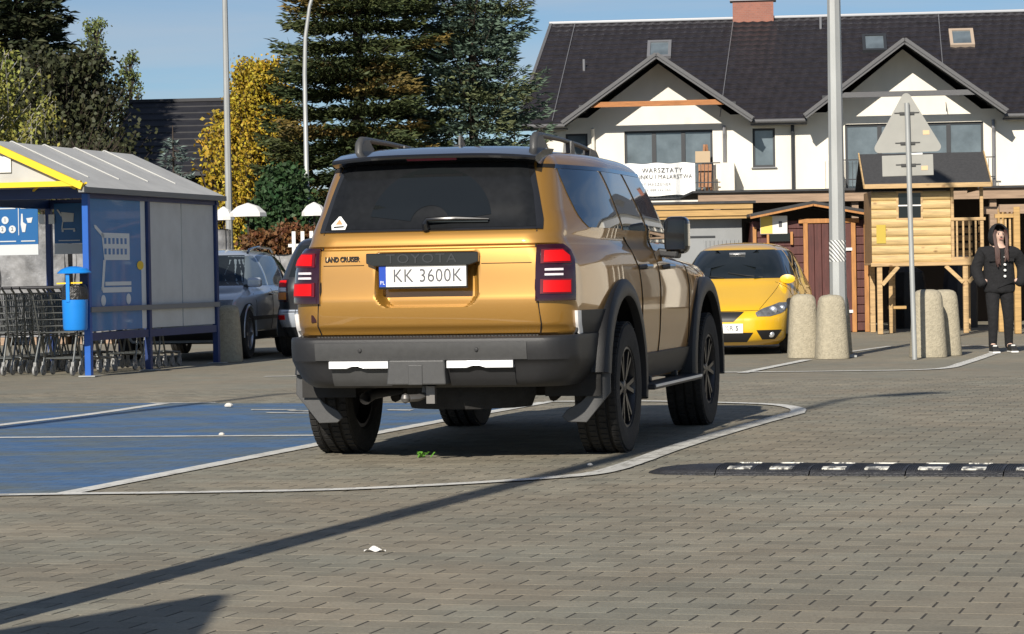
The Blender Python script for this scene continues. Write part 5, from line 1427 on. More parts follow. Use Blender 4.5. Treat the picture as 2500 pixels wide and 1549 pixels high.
# back panels with posters
sbox('back_panel', (-1.35, 4.14, 1.05), (.02, .02, 1.9), M_navy)
def poster(x0, x1, kind):
    po = sbox('poster', ((x0 + x1) / 2, 4.07, 1.84), (x1 - x0, .012, .52), M_post)
    sbox('poster_strip', ((x0 + x1) / 2, 4.068, 1.51), (x1 - x0, .012, .135), M_postw, po)
    def q(pts, m=M_postw): b = MB(); b.prism(pts, (0, 4.060, 0), (1, 0, 0), (0, 0, 1), (0, -1, 0), .004); b.build('poster_print', m, po)
    if kind == 'cart':
        a = x0 + .04
        q([(a + .0, 2.02), (a + .02, 2.025), (a + .07, 1.95), (a + .06, 1.93)]); q([(a + .06, 1.99), (a + .24, 1.97), (a + .23, 1.86), (a + .08, 1.86)]); q([(a + .075, 1.86), (a + .09, 1.86), (a + .075, 1.76), (a + .06, 1.76)]); q([(a + .06, 1.775), (a + .25, 1.775), (a + .25, 1.76), (a + .06, 1.76)])
        for c in (.08, .24): q([(a + c + .016 * math.cos(k * PI / 5), 1.745 + .016 * math.sin(k * PI / 5)) for k in range(10)])
        q([(a + .02, 1.625), (a + .32, 1.625), (a + .32, 1.612), (a + .02, 1.612)])
    else:
        for cx, cz, s_ in ((x0 + .10, 1.90, '1'), (x0 + .20, 1.78, '2'), (x0 + .06, 1.78, '2')):
            q([(cx + .05 * math.cos(k * PI / 8), cz + .05 * math.sin(k * PI / 8)) for k in range(16)]); text_part(s_, 'poster_digit', M_ink, po, .07, (cx, 4.054, cz), (PI / 2, 0, 0), .0005)
        q([(x0 + .285, 2.06), (x0 + .295, 2.06), (x0 + .295, 1.70), (x0 + .285, 1.70)])
        q([(x0 + .33, 1.98), (x0 + .35, 1.98), (x0 + .355, 1.87), (x0 + .40, 1.84), (x0 + .38, 1.74), (x0 + .34, 1.74), (x0 + .32, 1.84)]); q([(x0 + .40, 1.92), (x0 + .49, 1.93), (x0 + .47, 1.86), (x0 + .42, 1.86)])
        for z in (2.06, 1.63): q([(x0 + .02, z), (x0 + .25, z), (x0 + .25, z - .014), (x0 + .02, z - .014)]); q([(x0 + .32, z), (x0 + .52, z), (x0 + .52, z - .014), (x0 + .32, z - .014)])
poster(-2.19, -1.62, 'cart'); poster(-2.98, -2.42, 'steps'); poster(-1.5, -.9, 'cart')
for x in (-2.36, -2.22): sbox('coin_notice', (x, 4.05, 1.90), (.085, .01, .125), M_shoew, bev=.004)
# ------------------------------------------------------------------ trolleys
M_wire = mat('chrome_wire', (.20, .21, .205), .35, metal=.8)
M_cast = mat('caster_grey', (.26, .26, .255), .5)
def make_trolley():
    t = thing('shopping_trolley', '', 'shopping trolley')
    b = MB(); tb = lambda pts, r=.0045, n=4: b.tube(pts, r, n, cap=False)
    # basket: front at +y, handle at -y ; tapers to the front and down
    def rim(z):
        k = (z - .50) / .45
        return (.21 + .055 * k, .245 + .03 * k, -.40 - .02 * k, .36 + .06 * k)  # half width front, back, y back, y front
    for z in (.50, .575, .65, .725, .80, .875, .95):
        wf, wb, y0, y1 = rim(z); tb([(-wb, y0, z), (-wf, y1, z), (wf, y1, z), (wb, y0, z), (-wb, y0, z)], .0055 if z in (.50, .95) else .0035)
    for k in range(15):
        f = k / 14
        for sg in (-1, 1):
            p = []
            for z in (.50, .95): wf, wb, y0, y1 = rim(z); p.append((sg * (wb + (wf - wb) * f), y0 + (y1 - y0) * f, z))
            tb(p, .003)
    for k in range(9):
        f = -1 + 2 * k / 8
        p = []
        for z in (.50, .95): wf, wb, y0, y1 = rim(z); p.append((f * wf, y1, z))
        wf, wb, y0, y1 = rim(.5); tb([(f * wb, y0, .5)] + p, .003)
    stuff(b.build('basket', M_wire, t))
    f = MB()
    for sg in (-1, 1):
        f.tube([(sg * .27, -.52, 1.02), (sg * .265, -.40, .94), (sg * .235, -.30, .46), (sg * .225, -.18, .20), (sg * .20, .42, .17)], .012, 6)
        f.tube([(sg * .225, -.30, .46), (sg * .235, -.40, .22), (sg * .235, -.44, .13)], .012, 6)
        f.tube([(sg * .235, -.30, .46), (sg * .21, .30, .46)], .009, 6)
    f.tube([(-.20, .42, .17), (.20, .42, .17)], .010, 6); f.tube([(-.225, -.18, .20), (.225, -.18, .20)], .010, 6)
    f.build('frame', M_wire, t)
    h = MB(); h.tube([(-.28, -.53, 1.02), (.28, -.53, 1.02)], .017, 8); h.build('handle', mat('handle_dark', (.03, .03, .035), .5), t)
    for sx in (-1, 1):
        for y in (-.44, .40):
            c = MB(); c.lathe([(.018, -.014), (.058, -.013), (.062, 0), (.058, .013), (.018, .014)], (sx * (.235 if y < 0 else .20), y, .063), 'X', 14, close=True); c.bar((sx * (.235 if y < 0 else .2), y, .06), (sx * (.235 if y < 0 else .2), y + .01, .16), .035, .03); c.build('caster', M_cast, t, 40)
    return t
def sh_world(x, y):
    a = R(14.3); return (-4.82 + x * math.cos(a) + y * math.sin(a), 30.74 - x * math.sin(a) + y * math.cos(a), 0)
tr0 = make_trolley(); first = True
ordn = ['first', 'second', 'third', 'fourth', 'fifth', 'sixth', 'seventh', 'eighth', 'ninth', 'tenth', 'eleventh', 'twelfth']
for row, x, y0, n, dy in (('left', -1.45, .78, 12, .235), ('right', -.50, .62, 3, .235), ('right', -.46, 2.35, 4, .235)):
    for k in range(n):
        o = tr0 if first else copy_tree(tr0); first = False
        o.location = sh_world(x + random.uniform(-.012, .012), y0 + dy * k); o.rotation_euler = (0, 0, -R(14.3) + random.uniform(-.02, .02))
        o['category'] = 'shopping trolley'; o['group'] = 'trolleys nested in the shelter'
        lab = ordn[k] if row == 'left' else ordn[k + (0 if y0 < 1 else 3)]
        o['label'] = 'wire shopping trolley, %s from the front in the %s nested row of the shelter' % (lab, row)
# ------------------------------------------------------------------ litter bin on the near post
BIN = thing('litter_bin', 'bright blue litter bin with a round lid on the near shelter post', 'litter bin', (-4.93, 30.52, 0), -R(14.3))
M_bin = mat('bin_blue', (.010, .23, .72), .38, coat=.2, noise=.06, nscale=6)
b = MB(); b.lathe([(.001, .535), (.128, .535), (.138, .56), (.146, .895), (.135, .895), (.12, .57)], n=28); b.build('bucket', M_bin, BIN, 40)
b = MB(); b.lathe([(.19, 1.175), (.193, 1.185), (.15, 1.225), (.08, 1.25), (.001, 1.258)], n=28); b.build('lid', M_bin, BIN, 50)
b = MB(); b.box((-.02, -.148, 1.02), (.045, .012, .33)); b.build('lid_strap', M_bin, BIN, bevel=.004)
b = MB(); b.box((.06, .135, 1.03), (.10, .03, .32)); b.build('bracket', M_navy, BIN)
b = MB(); b.lathe([(.148, .88), (.152, .93), (.140, 1.02), (.12, 1.05)], n=20); b.build('bin_liner', mat('bin_liner_black', (.02, .02, .02), .35, bump=1.0, bscale=30), BIN, 60)
b = MB(); b.bar((-.17, -.10, 1.065), (.14, -.11, 1.07), .016, .016); b.build('stub_bar', M_yel, BIN)
# ------------------------------------------------------------------ other cars
def side_seams(sh, T, sg, seams, m=M_seam):
    for vs in seams:
        path = []
        for (v0, z0), (v1, z1) in zip(vs, vs[1:]):
            for k in range(5): path.append(sh.S(v0 + (v1 - v0) * k / 5, z0 + (z1 - z0) * k / 5, sg) + Vector((sg * .001, 0, 0)))
        b = MB(); b.tube(path, .004, 5); b.build('door_seam', m, T)
def car_common(T, sh, paint, zs, axles, wr, wz, arch, track, rim_m, spokes, wwid=.205, clad=None):
    def cull(u, v, z):
        return any(abs(u) > .45 and math.hypot(v - a, z - wz) < arch for a in axles)
    sh.body(zs, 'body', paint, T, cull)
    u = MB(); u.box((0, (axles[0] + axles[1]) / 2, .30), (1.15, abs(axles[0] - axles[1]) + 1.2, .16)); u.box((0, (axles[0] + axles[1]) / 2, .34), (1.5, abs(axles[0] - axles[1]) - .85, .2))
    for a in axles:
        for sg in (-1, 1):
            n = 16; b0 = len(u.v)
            for i in range(n + 1):
                t = R(-10 + 200 * i / n); y, z = a + (arch + .02) * math.cos(t), wz + (arch + .02) * math.sin(t); u.v += [(sg * (track + .10), y, z), (sg * .5, y, z)]
            for i in range(n): u.f.append((b0 + 2 * i, b0 + 2 * i + 1, b0 + 2 * i + 3, b0 + 2 * i + 2))
    u.build('underbody', M_under, T)
    for a in axles:
        for sg in (-1, 1):
            wheel(T, (sg * track, a, wr), wr, wwid, wr * .66, rim_m, spokes, False, False, sg, 32)
            if clad: arch_ring('wheel_arch_trim', clad, T, sg, a, wz, arch - .03, arch + .03, track + wwid / 2 + .012, track, -10, 190, 22)
            else: arch_ring('wheel_arch_lip', paint, T, sg, a, wz, arch - .022, arch + .012, track + wwid / 2 + .004, track - .02, -8, 188, 22)
M_cglass = mat('car_glass', (.014, .018, .020), .03, spec=.6)
M_lamp = mat('headlamp_clear', (.16, .165, .17), .10, coat=1.0, noise=.5, nscale=14)
M_lampw = mat('lamp_reflector', (.75, .76, .78), .15, metal=.7)
M_blackp = mat('black_grille', (.015, .015, .016), .5)

# yellow hatchback
T = thing('yellow_hatchback', 'bright yellow hatchback parked facing the camera behind the bollards', 'car', (3.08, 36.45, 0), PI - R(11))
M_yp = mat('yellow_paint', (.84, .48, .012), .36, coat=1.0, noise=.03, nscale=3)
W = pchip([(.12, .76), (.22, .855), (.50, .882), (.72, .878), (.84, .855), (.95, .805), (1.10, .745), (1.28, .665), (1.36, .605), (1.415, .50), (1.445, .32), (1.455, .12)])
Fv = pchip([(.12, 1.95), (.18, 2.08), (.32, 2.15), (.44, 2.145), (.53, 2.09), (.61, 1.96), (.70, 1.74), (.80, 1.46), (.88, 1.24), (.95, 1.07), (.98, .98), (1.15, .68), (1.30, .38), (1.37, .20), (1.415, -.05), (1.445, -.40), (1.455, -.7)])
Rv = pchip([(.12, -2.0), (.45, -2.13), (.80, -2.11), (.95, -2.04), (1.10, -1.93), (1.28, -1.76), (1.37, -1.6), (1.415, -1.4), (1.445, -1.1), (1.455, -.9)])
sh = Shell(W, Rv, Fv, dr=.07, df=.10, rr=.3, rf=.50, br=.05, bf=.20, nr=24, nc=10, ns=70, nfc=16, nf=24)
zs = sorted(set([round(.12 + .02 * i, 4) for i in range(64)] + [1.415, 1.425, 1.435, 1.445, 1.452, 1.455]))
car_common(T, sh, M_yp, [z for z in zs if z <= 1.4551], (-1.30, 1.28), .315, .325, .365, .755, M_rims, 5)
ww = lin([(.965, .735), (1.15, .665), (1.345, .575)])
wo = sh.patch('front', lambda z: -ww(z), ww, .968, 1.348, 'windscreen', M_cglass, T, .004, .012, 24, 14)
for a0_, a1_, z1_ in ((.10, .62, 1.03), (-.42, .06, 1.04)):
    b = MB(); b.tube([sh.F(a0_, .975) + Vector((0, .012, .008)), sh.F((a0_ + a1_) / 2, 1.0) + Vector((0, .016, .010)), sh.F(a1_, z1_) + Vector((0, .014, .008))], [.010, .008, .005], 6); b.build('wiper', M_blackp, T)
b = MB(); p = sh.F(-.02, 1.285); b.box((p.x, p.y + .006, p.z + .004), (.22, .012, .055), rx=R(-40)); b.build('rear_view_mirror', M_lampw, wo, bevel=.01)
for sg in (-1, 1):
    hl = sh.patch('front', lin([(.485, .44), (.53, .41), (.58, .49), (.655, .74)]), lin([(.485, .62), (.53, .84), (.60, .965), (.655, .985)]), .485, .655, 'headlamp', M_lamp, T, .006, .02, 18, 10, sg)
    for a, z, r in ((.66, .560, .052), (.82, .585, .038)):
        p = sh.F(a * sg, z); b = MB(); b.lathe([(.001, .018), (r * .6, .014), (r, 0.004), (r, -.02)], (p.x, p.y + .004, p.z), 'Y', 16); b.build('lamp_bowl', M_lampw, hl, 50)
    sh.patch('front', lin([(.195, .50), (.315, .43)]), lin([(.195, .70), (.315, .84)]), .195, .315, 'fog_lamp_socket', M_blackp, T, .003, .02, 10, 5, sg)
    p = sh.F(.64 * sg, .255); b = MB(); b.lathe([(.001, .016), (.03, .012), (.04, .002), (.04, -.02)], (p.x, p.y + .004, p.z), 'Y', 16); b.build('fog_lamp', M_lampw, T, 50)
    for nm, a0, a1, z0, z1 in (('front_door_window', lin([(.97, .05), (1.33, -.22)]), lin([(.97, 1.02), (1.10, .78), (1.33, .30)]), .97, 1.34), ('rear_door_window', lin([(.97, -1.05), (1.2, -1.2), (1.33, -1.05)]), lin([(.97, -.03), (1.33, -.30)]), .97, 1.335)):
        sh.patch('side', a0, a1, z0, z1, nm, M_cglass, T, .004, .010, 12, 8, sg)
    mo = MB(); c = sh.S(.84, .955, sg); mo.lathe([(.001, -.07), (.07, -.05), (.10, 0.0), (.095, .05), (.001, .065)], (0, 0, 0), 'Y', 18); m_ = mo.build('door_mirror', M_yp, T, 60); m_.scale = (1.05, 1, .62); m_.location = c + Vector((sg * .115, .02, .0))
    ar = MB(); ar.bar((-sg * .115, 0, -.06), (-sg * .02, 0, -.05), .05, .05); ar.build('mirror_arm', M_blackp, m_)
    side_seams(sh, T, sg, ([(-.02, .35), (-.02, .7), (-.05, .95)], [(.98, .55), (1.0, .8), (.98, .95)]))
sh.patch('front', lin([(.425, -.14), (.545, -.27)]), lin([(.425, .14), (.545, .27)]), .425, .548, 'grille', M_blackp, T, .004, .02, 12, 5)
sh.patch('front', lin([(.165, -.30), (.285, -.39)]), lin([(.165, .30), (.285, .39)]), .165, .285, 'lower_grille', M_blackp, T, .003, .02, 14, 5)
pl = sh.patch('front', -.26, .26, .285, .400, 'number_plate', M_plate, T, .014, .02, 8, 3)
p = sh.F(0, .343); text_part('KR 5', 'plate_number', M_inkg, pl, .085, (-.12, p.y + .012, .343), (PI / 2, 0, PI), .0006)
side_seams(sh, T, 1, ())
b = MB(); b.tube([sh.F(a, .555 + .02 * abs(a)) + Vector((0, .001, .001)) for a in [-.45 + .09 * i for i in range(11)]], .004, 5); b.build('bonnet_seam', M_seam, T)
for sg in (-1, 1): b = MB(); b.tube([sh.F(sg * (.46 + .03 * i), .575 + .042 * i) + Vector((0, .001, .001)) for i in range(9)], .003, 5); b.build('bonnet_seam', M_seam, T)

# silver wagon behind the shelter
T = thing('silver_wagon', 'silver grey estate car with roof rails parked behind the trolley shelter', 'car', (-4.24, 38.05, 0), PI - R(7))
M_sv = mat('silver_paint', (.52, .57, .64), .30, metal=.3, coat=1.0)
W = pchip([(.24, .79), (.40, .865), (.68, .895), (.88, .885), (.97, .84), (1.15, .785), (1.32, .71), (1.42, .645), (1.47, .54), (1.495, .34), (1.505, .12)])
Fv = pchip([(.24, 2.12), (.36, 2.24), (.55, 2.29), (.72, 2.27), (.80, 2.15), (.87, 1.85), (.93, 1.40), (.975, 1.12), (1.15, .80), (1.32, .48), (1.42, .26), (1.47, .0), (1.495, -.4), (1.505, -.8)])
Rv = pchip([(.24, -2.25), (.5, -2.42), (.88, -2.39), (1.0, -2.33), (1.25, -2.13), (1.42, -1.92), (1.47, -1.7), (1.495, -1.3), (1.505, -1.0)])
sh = Shell(W, Rv, Fv, dr=.08, df=.10, rr=.3, rf=.42, br=.05, bf=.16, nr=24, nc=10, ns=70, nfc=14, nf=22)
zs = [round(.24 + .02 * i, 4) for i in range(62)] + [1.485, 1.495, 1.502, 1.505]; zs = sorted(set(z for z in zs if z <= 1.5051))
car_common(T, sh, M_sv, zs, (-1.38, 1.38), .335, .345, .385, .775, M_rims, 6, clad=None)
ww = lin([(.985, .735), (1.2, .68), (1.41, .60)])
sh.patch('front', lambda z: -ww(z), ww, .99, 1.41, 'windscreen', M_cglass, T, .004, .012, 20, 12)
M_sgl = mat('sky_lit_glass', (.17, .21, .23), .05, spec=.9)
for sg in (-1, 1):
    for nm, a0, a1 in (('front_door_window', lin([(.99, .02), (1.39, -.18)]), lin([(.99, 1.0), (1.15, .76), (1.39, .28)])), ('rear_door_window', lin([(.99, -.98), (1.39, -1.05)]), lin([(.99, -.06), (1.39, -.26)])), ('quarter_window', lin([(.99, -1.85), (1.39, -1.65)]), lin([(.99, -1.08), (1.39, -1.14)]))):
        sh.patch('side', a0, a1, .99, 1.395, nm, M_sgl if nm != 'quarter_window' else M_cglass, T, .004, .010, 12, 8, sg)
    sh.patch('side', -2.2, 2.0, .52, .57, 'side_moulding', M_plas2, T, .012, .02, 30, 2, sg)
    sh.patch('side', -.95, .95, .26, .36, 'sill_cladding', M_plas, T, .010, .02, 16, 3, sg)
    mo = MB(); c = sh.S(.86, .98, sg); mo.box(c + Vector((sg * .15, .02, .05)), (.20, .10, .13)); m_ = mo.build('door_mirror', M_sv, T, bevel=.035)
    ar = MB(); ar.bar(c, c + Vector((sg * .12, .02, .01)), .06, .04); ar.build('mirror_arm', M_plas, m_)
    rl = MB(); rl.tube([(sg * .58, .15, 1.44), (sg * .58, .05, 1.49), (sg * .57, -.5, 1.53), (sg * .56, -1.4, 1.52), (sg * .55, -1.65, 1.46)], .018, 8); rl.build('roof_rail', M_gloss, T, 40)
    sh.patch('front', .50, .86, .66, .80, 'headlamp', M_lamp, T, .006, .02, 10, 6, sg)
    for v in (.12, -.90): hb = MB(); c = sh.S(v, .86, sg); hb.tube([c + Vector((0, -.10, 0)), c + Vector((sg * .03, -.07, 0)), c + Vector((sg * .03, .07, 0)), c + Vector((0, .10, 0))], .014, 6); hb.build('door_handle', M_gloss, T, 40)
    side_seams(sh, T, sg, ([(-.02, .38), (-.02, .8), (-.04, .97)], [(1.0, .5), (1.0, .97)], [(-1.05, .7), (-1.02, .97)]))
sh.patch('front', -.36, .36, .60, .76, 'grille', M_blackp, T, .004, .02, 12, 5)
sh.patch('front', -.62, .62, .28, .42, 'bumper_cladding', M_plas, T, .008, .02, 16, 4)

# dark car, its rear corner shows between the wagon and the sand car
T = thing('dark_suv', 'dark grey car mostly hidden behind the sand car, its rear lamps showing', 'car', (-2.16, 38.6, 0), -R(6))
M_dk = mat('dark_grey_paint', (.030, .032, .036), .35, metal=.3, coat=1.0)
W = pchip([(.28, .80), (.5, .88), (.8, .90), (1.0, .885), (1.08, .85), (1.3, .78), (1.5, .70), (1.6, .62), (1.65, .45), (1.67, .15)])
Rv = pchip([(.28, -2.0), (.5, -2.16), (.62, -2.18), (.66, -2.10), (.9, -2.12), (1.05, -2.08), (1.3, -1.96), (1.5, -1.82), (1.6, -1.7), (1.65, -1.3), (1.67, -.9)])
Fv = pchip([(.28, 2.0), (.6, 2.15), (.8, 2.1), (.95, 1.8), (1.05, 1.2), (1.3, .75), (1.5, .4), (1.6, .1), (1.65, -.3), (1.67, -.7)])
sh = Shell(W, Rv, Fv, dr=.08, df=.1, rr=.25, rf=.4, br=.05, bf=.15, nr=24, nc=10, ns=60, nfc=10, nf=12)
zs = sorted(set([round(.28 + .02 * i, 4) for i in range(67)] + [1.625, 1.635, 1.65, 1.66, 1.67]))
car_common(T, sh, M_dk, [z for z in zs if z <= 1.6701], (-1.32, 1.32), .345, .355, .40, .775, M_rims, 5)
ww = lin([(1.08, .66), (1.52, .56)])
sh.patch('rear', lambda z: -ww(z), ww, 1.09, 1.52, 'rear_window', M_cglass, T, .004, .012, 16, 10)
for sg in (-1, 1):
    lp = sh.patch('rear', .66, .90, .76, 1.06, 'rear_lamp', M_redd, T, .012, .03, 10, 10, sg)
    for nm, z0, z1, m_ in (('brake_lens', .96, 1.04, M_red), ('reversing_lens', .90, .945, M_whl), ('indicator_lens', .79, .885, mat('amber_lens', (.70, .22, .01), .2, coat=1))): sh.patch('rear', .68, .86, z0, z1, nm, m_, lp, .018, .012, 8, 4, sg)
    sh.patch('rear', .55, .88, .42, .64, 'bumper_corner', M_sv, T, .010, .02, 8, 6, sg)
    sh.patch('rear', .70, .86, .52, .58, 'bumper_reflector', M_red, T, .018, .02, 5, 3, sg)
    sh.patch('side', -1.5, .7, 1.10, 1.48, 'side_window', M_cglass, T, .004, .01, 12, 8, sg)
sh.patch('rear', -.54, .54, .42, .64, 'bumper_panel', M_sv, T, .010, .02, 12, 6)
# ------------------------------------------------------------------ trees and background on the left
rt = random.Random(21)
M_bark = mat('bark_brown', (.065, .048, .036), .9, noise=.4, nscale=8)
M_birch = mat('birch_bark', (.42, .40, .36), .8, noise=.5, nscale=5)
def leaf_mat(name, c1, c2, var=.35, hue=.02):
    m = mat(name, c1, .6, col2=c2, nscale=.9, coord='Object', spec=.3)
    b = m.node_tree.nodes['Principled BSDF']
    add_random(m, var, hue)
    return m
def quad(b, c, d, s, l, w, lift=0.0):
    """leaf-sized quad: centre line from c along d, half width s*w"""
    e = c + d * l
    m_ = c + d * (l * .5) + Vector((0, 0, lift))
    b.add([c, m_ + s * w, e, m_ - s * w], [(0, 1, 2, 3)])
def rdir(r, up=0.0):
    v = Vector((r.gauss(0, 1), r.gauss(0, 1), r.gauss(0, 1) + up)); return v.normalized()
def conifer(x, y, h, rad, m_leaf, label, z0=.4, seed=1, density=1.0, droop=.25, tip=.12, ragged=.3, zmax=None, name='spruce_tree', spread=1.0, needle=.17, m_patch=None, gap=1.0, thin=.20, shp=.72, pfrac=.2, jit=.12):
    r = random.Random(seed)
    t = thing(name, label, 'tree', (x, y, 0), 0, 'conifers behind the car park')
    tr = MB(); tr.tube([(0, 0, 0), (.05, 0, h * .4), (0, .04, h * .8), (0, 0, h)], [rad * .075, rad * .05, rad * .022, .01], 9)
    cr = MB(); pa = MB()
    z = z0; k = 0
    while z < (zmax or h - .2):
        f = z / h; L0 = rad * (1 - f) ** shp * (1.0 if z > z0 + .8 else .85)
        nb = max(4, int((7 if L0 > 1 else 5) * density))
        a0 = r.uniform(0, 6.28)
        for i in range(nb):
            a = a0 + 2 * PI * i / nb + r.uniform(-.3, .3); L = L0 * r.uniform(1 - ragged, 1 + ragged * .45)
            if L < .15: continue
            dirh = Vector((math.cos(a), math.sin(a), 0)); sd = Vector((-dirh.y, dirh.x, 0))
            zb = z + r.uniform(-jit, jit)
            def bp(s_): return dirh * (L * s_) + Vector((0, 0, zb - droop * L * s_ * (1 - .75 * s_) * 1.6 + tip * L * s_ ** 3))
            tr.tube([bp(0), bp(.5), bp(1)], [.012 + .012 * L, .008 + .006 * L, .004], 4, cap=False)
            ns = max(4, int(L / .135 * density))
            tgt = pa if (m_patch and r.random() < pfrac) else cr
            for q in range(1, ns + 1):
                s_ = (q - .3) / ns; p = bp(s_); wdt = L * .34 * math.sin(PI * min(1, .12 + s_ * .80)) ** .8 * spread
                for sg in (-1, 1):
                    m2 = max(1, int(wdt / .12))
                    for e in range(m2):
                        o = p + sd * sg * (e + .4) * wdt / m2 + dirh * (e * .05) + Vector((r.gauss(0, .03), r.gauss(0, .03), -.05 * e / m2 + r.gauss(0, .05)))
                        d = (dirh * .75 + sd * sg * .65 + Vector((0, 0, r.uniform(-.25, .35)))).normalized()
                        nn = d.cross(Vector((r.gauss(0, .5), r.gauss(0, .5), 1))).normalized()
                        quad(tgt, o, d, nn, needle * r.uniform(1.0, 1.9), needle * thin, .02)
                        d2 = (d + Vector((r.gauss(0, .4), r.gauss(0, .4), r.uniform(-.5, .3)))).normalized()
                        quad(tgt, o, d2, d2.cross(Vector((1, .3, .2))).normalized(), needle * r.uniform(.8, 1.5), needle * thin * .9, -.02)
        z += r.uniform(.26, .42) * (1.0 if L0 > .8 else .75) * gap; k += 1
    tr.build('trunk', M_bark, t, recalc=False)
    stuff(cr.build('crown', m_leaf, t, recalc=False))
    if m_patch and pa.v: stuff(pa.build('browned_branches', m_patch, t, recalc=False))
    return t
def broadleaf(x, y, h, rx, label, m_leaf, m_bark=None, seed=1, n_leaf=9000, trunk_r=.14, z_low=.8, upright=.5, leaf=.10, shape=1.0, name='broadleaf_tree', group='trees behind the car park', twigs=260, droop=0.0, ry=None, cat='tree', clump=.28, base_z=0):
    r = random.Random(seed); ry = ry or rx
    t = thing(name, label, cat, (x, y, base_z), 0, group)
    tr = MB(); tips = []
    def env(z):
        f = max(0, min(1, (z - z_low) / (h - z_low))); return math.sin(PI * (f ** shape * .86 + .10)) ** .75
    tr.tube([(0, 0, 0), (.04, .02, h * .35), (-.03, .03, h * .7), (0, 0, h * .93)], [trunk_r, trunk_r * .75, trunk_r * .4, .012], 8)
    for i in range(twigs):
        z = z_low + (h - z_low) * r.random() ** .9 * .93; e = env(z)
        a = r.uniform(0, 6.28); L = e * r.uniform(.45, 1.08)
        st = Vector((0, 0, max(.3, z - (.5 + upright) * L * rx)))
        en = Vector((math.cos(a) * rx * L, math.sin(a) * ry * L, z + upright * .35 * L * rx))
        md = st.lerp(en, .5) + Vector((r.gauss(0, .08), r.gauss(0, .08), .12 * upright - .05))
        tr.tube([st, md, en], [.028 * trunk_r / .14, .016, .005], 4, cap=False)
        if droop: en2 = en + Vector((r.gauss(0, .1), r.gauss(0, .1), -droop * r.uniform(.5, 1.4))); tr.tube([en, en2], [.006, .003], 3, cap=False); tips.append((en, en2, a))
        tips.append((md, en, a))
    tr.build('trunk', m_bark or M_bark, t, recalc=False)
    cr = MB()
    for i in range(n_leaf):
        p0, p1, a = tips[int(r.random() * len(tips))]
        c = p0.lerp(p1, r.random() ** .6) + Vector((r.gauss(0, clump * .6), r.gauss(0, clump * .6), r.gauss(0, clump * .5)))
        d = rdir(r, -.3 if droop else .1); s_ = d.cross(rdir(r)).normalized(); quad(cr, c, d, s_, leaf * r.uniform(.7, 1.4), leaf * .42, 0.01)
    if n_leaf: stuff(cr.build('crown', m_leaf, t, recalc=False))
    return t
L_sprA = leaf_mat('pine_needles_dark', (.042, .066, .028), (.075, .085, .028), .4, .015)
L_sprAb = leaf_mat('pine_needles_browned', (.22, .145, .040), (.15, .125, .040), .35, .01)
L_sprB = leaf_mat('blue_spruce_needles', (.125, .175, .130), (.070, .110, .075), .42, .015)
L_sprBo = leaf_mat('olive_needles', (.17, .185, .085), (.11, .14, .07), .35, .01)
L_sprC = leaf_mat('small_blue_spruce_needles', (.17, .22, .20), (.11, .155, .14), .4, .015)
L_thu = leaf_mat('thuja_leaves', (.022, .052, .020), (.042, .080, .028), .4, .02)
L_gold = leaf_mat('golden_leaves', (.42, .27, .018), (.30, .24, .025), .4, .02)
L_birch = leaf_mat('birch_autumn_leaves', (.24, .22, .045), (.16, .19, .045), .4, .02)
L_drk = leaf_mat('dark_leaves', (.030, .048, .022), (.050, .052, .026), .4, .02)
L_brn = leaf_mat('russet_leaves', (.046, .054, .022), (.036, .038, .018), .4, .02)
L_pop = leaf_mat('poplar_leaves', (.15, .18, .055), (.11, .14, .05), .35, .02)
L_hed = leaf_mat('russet_hedge_leaves', (.16, .060, .022), (.10, .065, .025), .4, .02)
conifer(-3.55, 63.5, 15.0, 2.55, L_sprA, 'tall dark green conifer with layered boughs, left of the blue spruce', z0=.9, seed=4, density=1.5, droop=.10, tip=.14, ragged=.32, zmax=9.6, m_patch=L_sprAb, needle=.16, gap=1.12, spread=1.2, shp=.55, pfrac=.10, jit=.05)
conifer(-0.88, 65.0, 18.0, 1.88, L_sprB, 'tall blue green spruce with spreading tips beside the row house', z0=.9, seed=9, density=1.3, droop=.30, tip=.34, ragged=.42, zmax=9.8, m_patch=L_sprBo, needle=.16, gap=1.10, spread=1.15, shp=.35, pfrac=.2, jit=.08)
conifer(0.15, 74.0, 5.4, .8, L_sprB, 'shorter spruce just left of the row house eave', z0=.6, seed=13, density=.9)
conifer(-7.45, 60.0, 4.5, 1.15, L_sprC, 'small blue spruce behind the end of the shelter roof', z0=.4, seed=15, density=1.1, needle=.13)
broadleaf(-5.0, 59.2, 3.6, .80, 'dense dark green conifer shrub below the curved street lamp', L_thu, seed=6, n_leaf=15000, z_low=.4, upright=.8, leaf=.12, shape=.75, name='evergreen_shrub', twigs=260, clump=.16)
broadleaf(-6.05, 66.0, 6.5, 1.2, 'golden autumn tree with upright branches behind the slim lamp post', L_gold, seed=31, n_leaf=26000, z_low=.9, upright=2.2, leaf=.085, shape=.75, name='golden_tree', twigs=300, clump=.17)
broadleaf(-7.0, 67.5, 5.4, .9, 'thin golden tree with bare upper twigs at the edge of the dark house', L_gold, seed=33, n_leaf=2600, z_low=1.4, upright=1.6, leaf=.12, name='thin_golden_tree', twigs=230, clump=.14)
conifer(-14.3, 79.0, 15.5, 2.9, L_drk, 'huge dark evergreen at the upper left corner', z0=2.2, seed=41, density=1.1, droop=.2, ragged=.25, zmax=12.6, needle=.26, name='dark_evergreen')
broadleaf(-12.7, 77.0, 8.0, 2.5, 'dark leafy tree with russet twigs left of the dark house', L_brn, seed=52, n_leaf=15000, z_low=.8, upright=.6, leaf=.15, twigs=520, clump=.30, name='russet_tree', trunk_r=.12)
broadleaf(-11.6, 74.0, 5.2, 2.2, 'low bare bush with reddish twigs above the shelter roof', L_brn, seed=54, n_leaf=3000, z_low=.5, upright=.7, leaf=.10, twigs=620, clump=.2, name='bare_bush', trunk_r=.09)
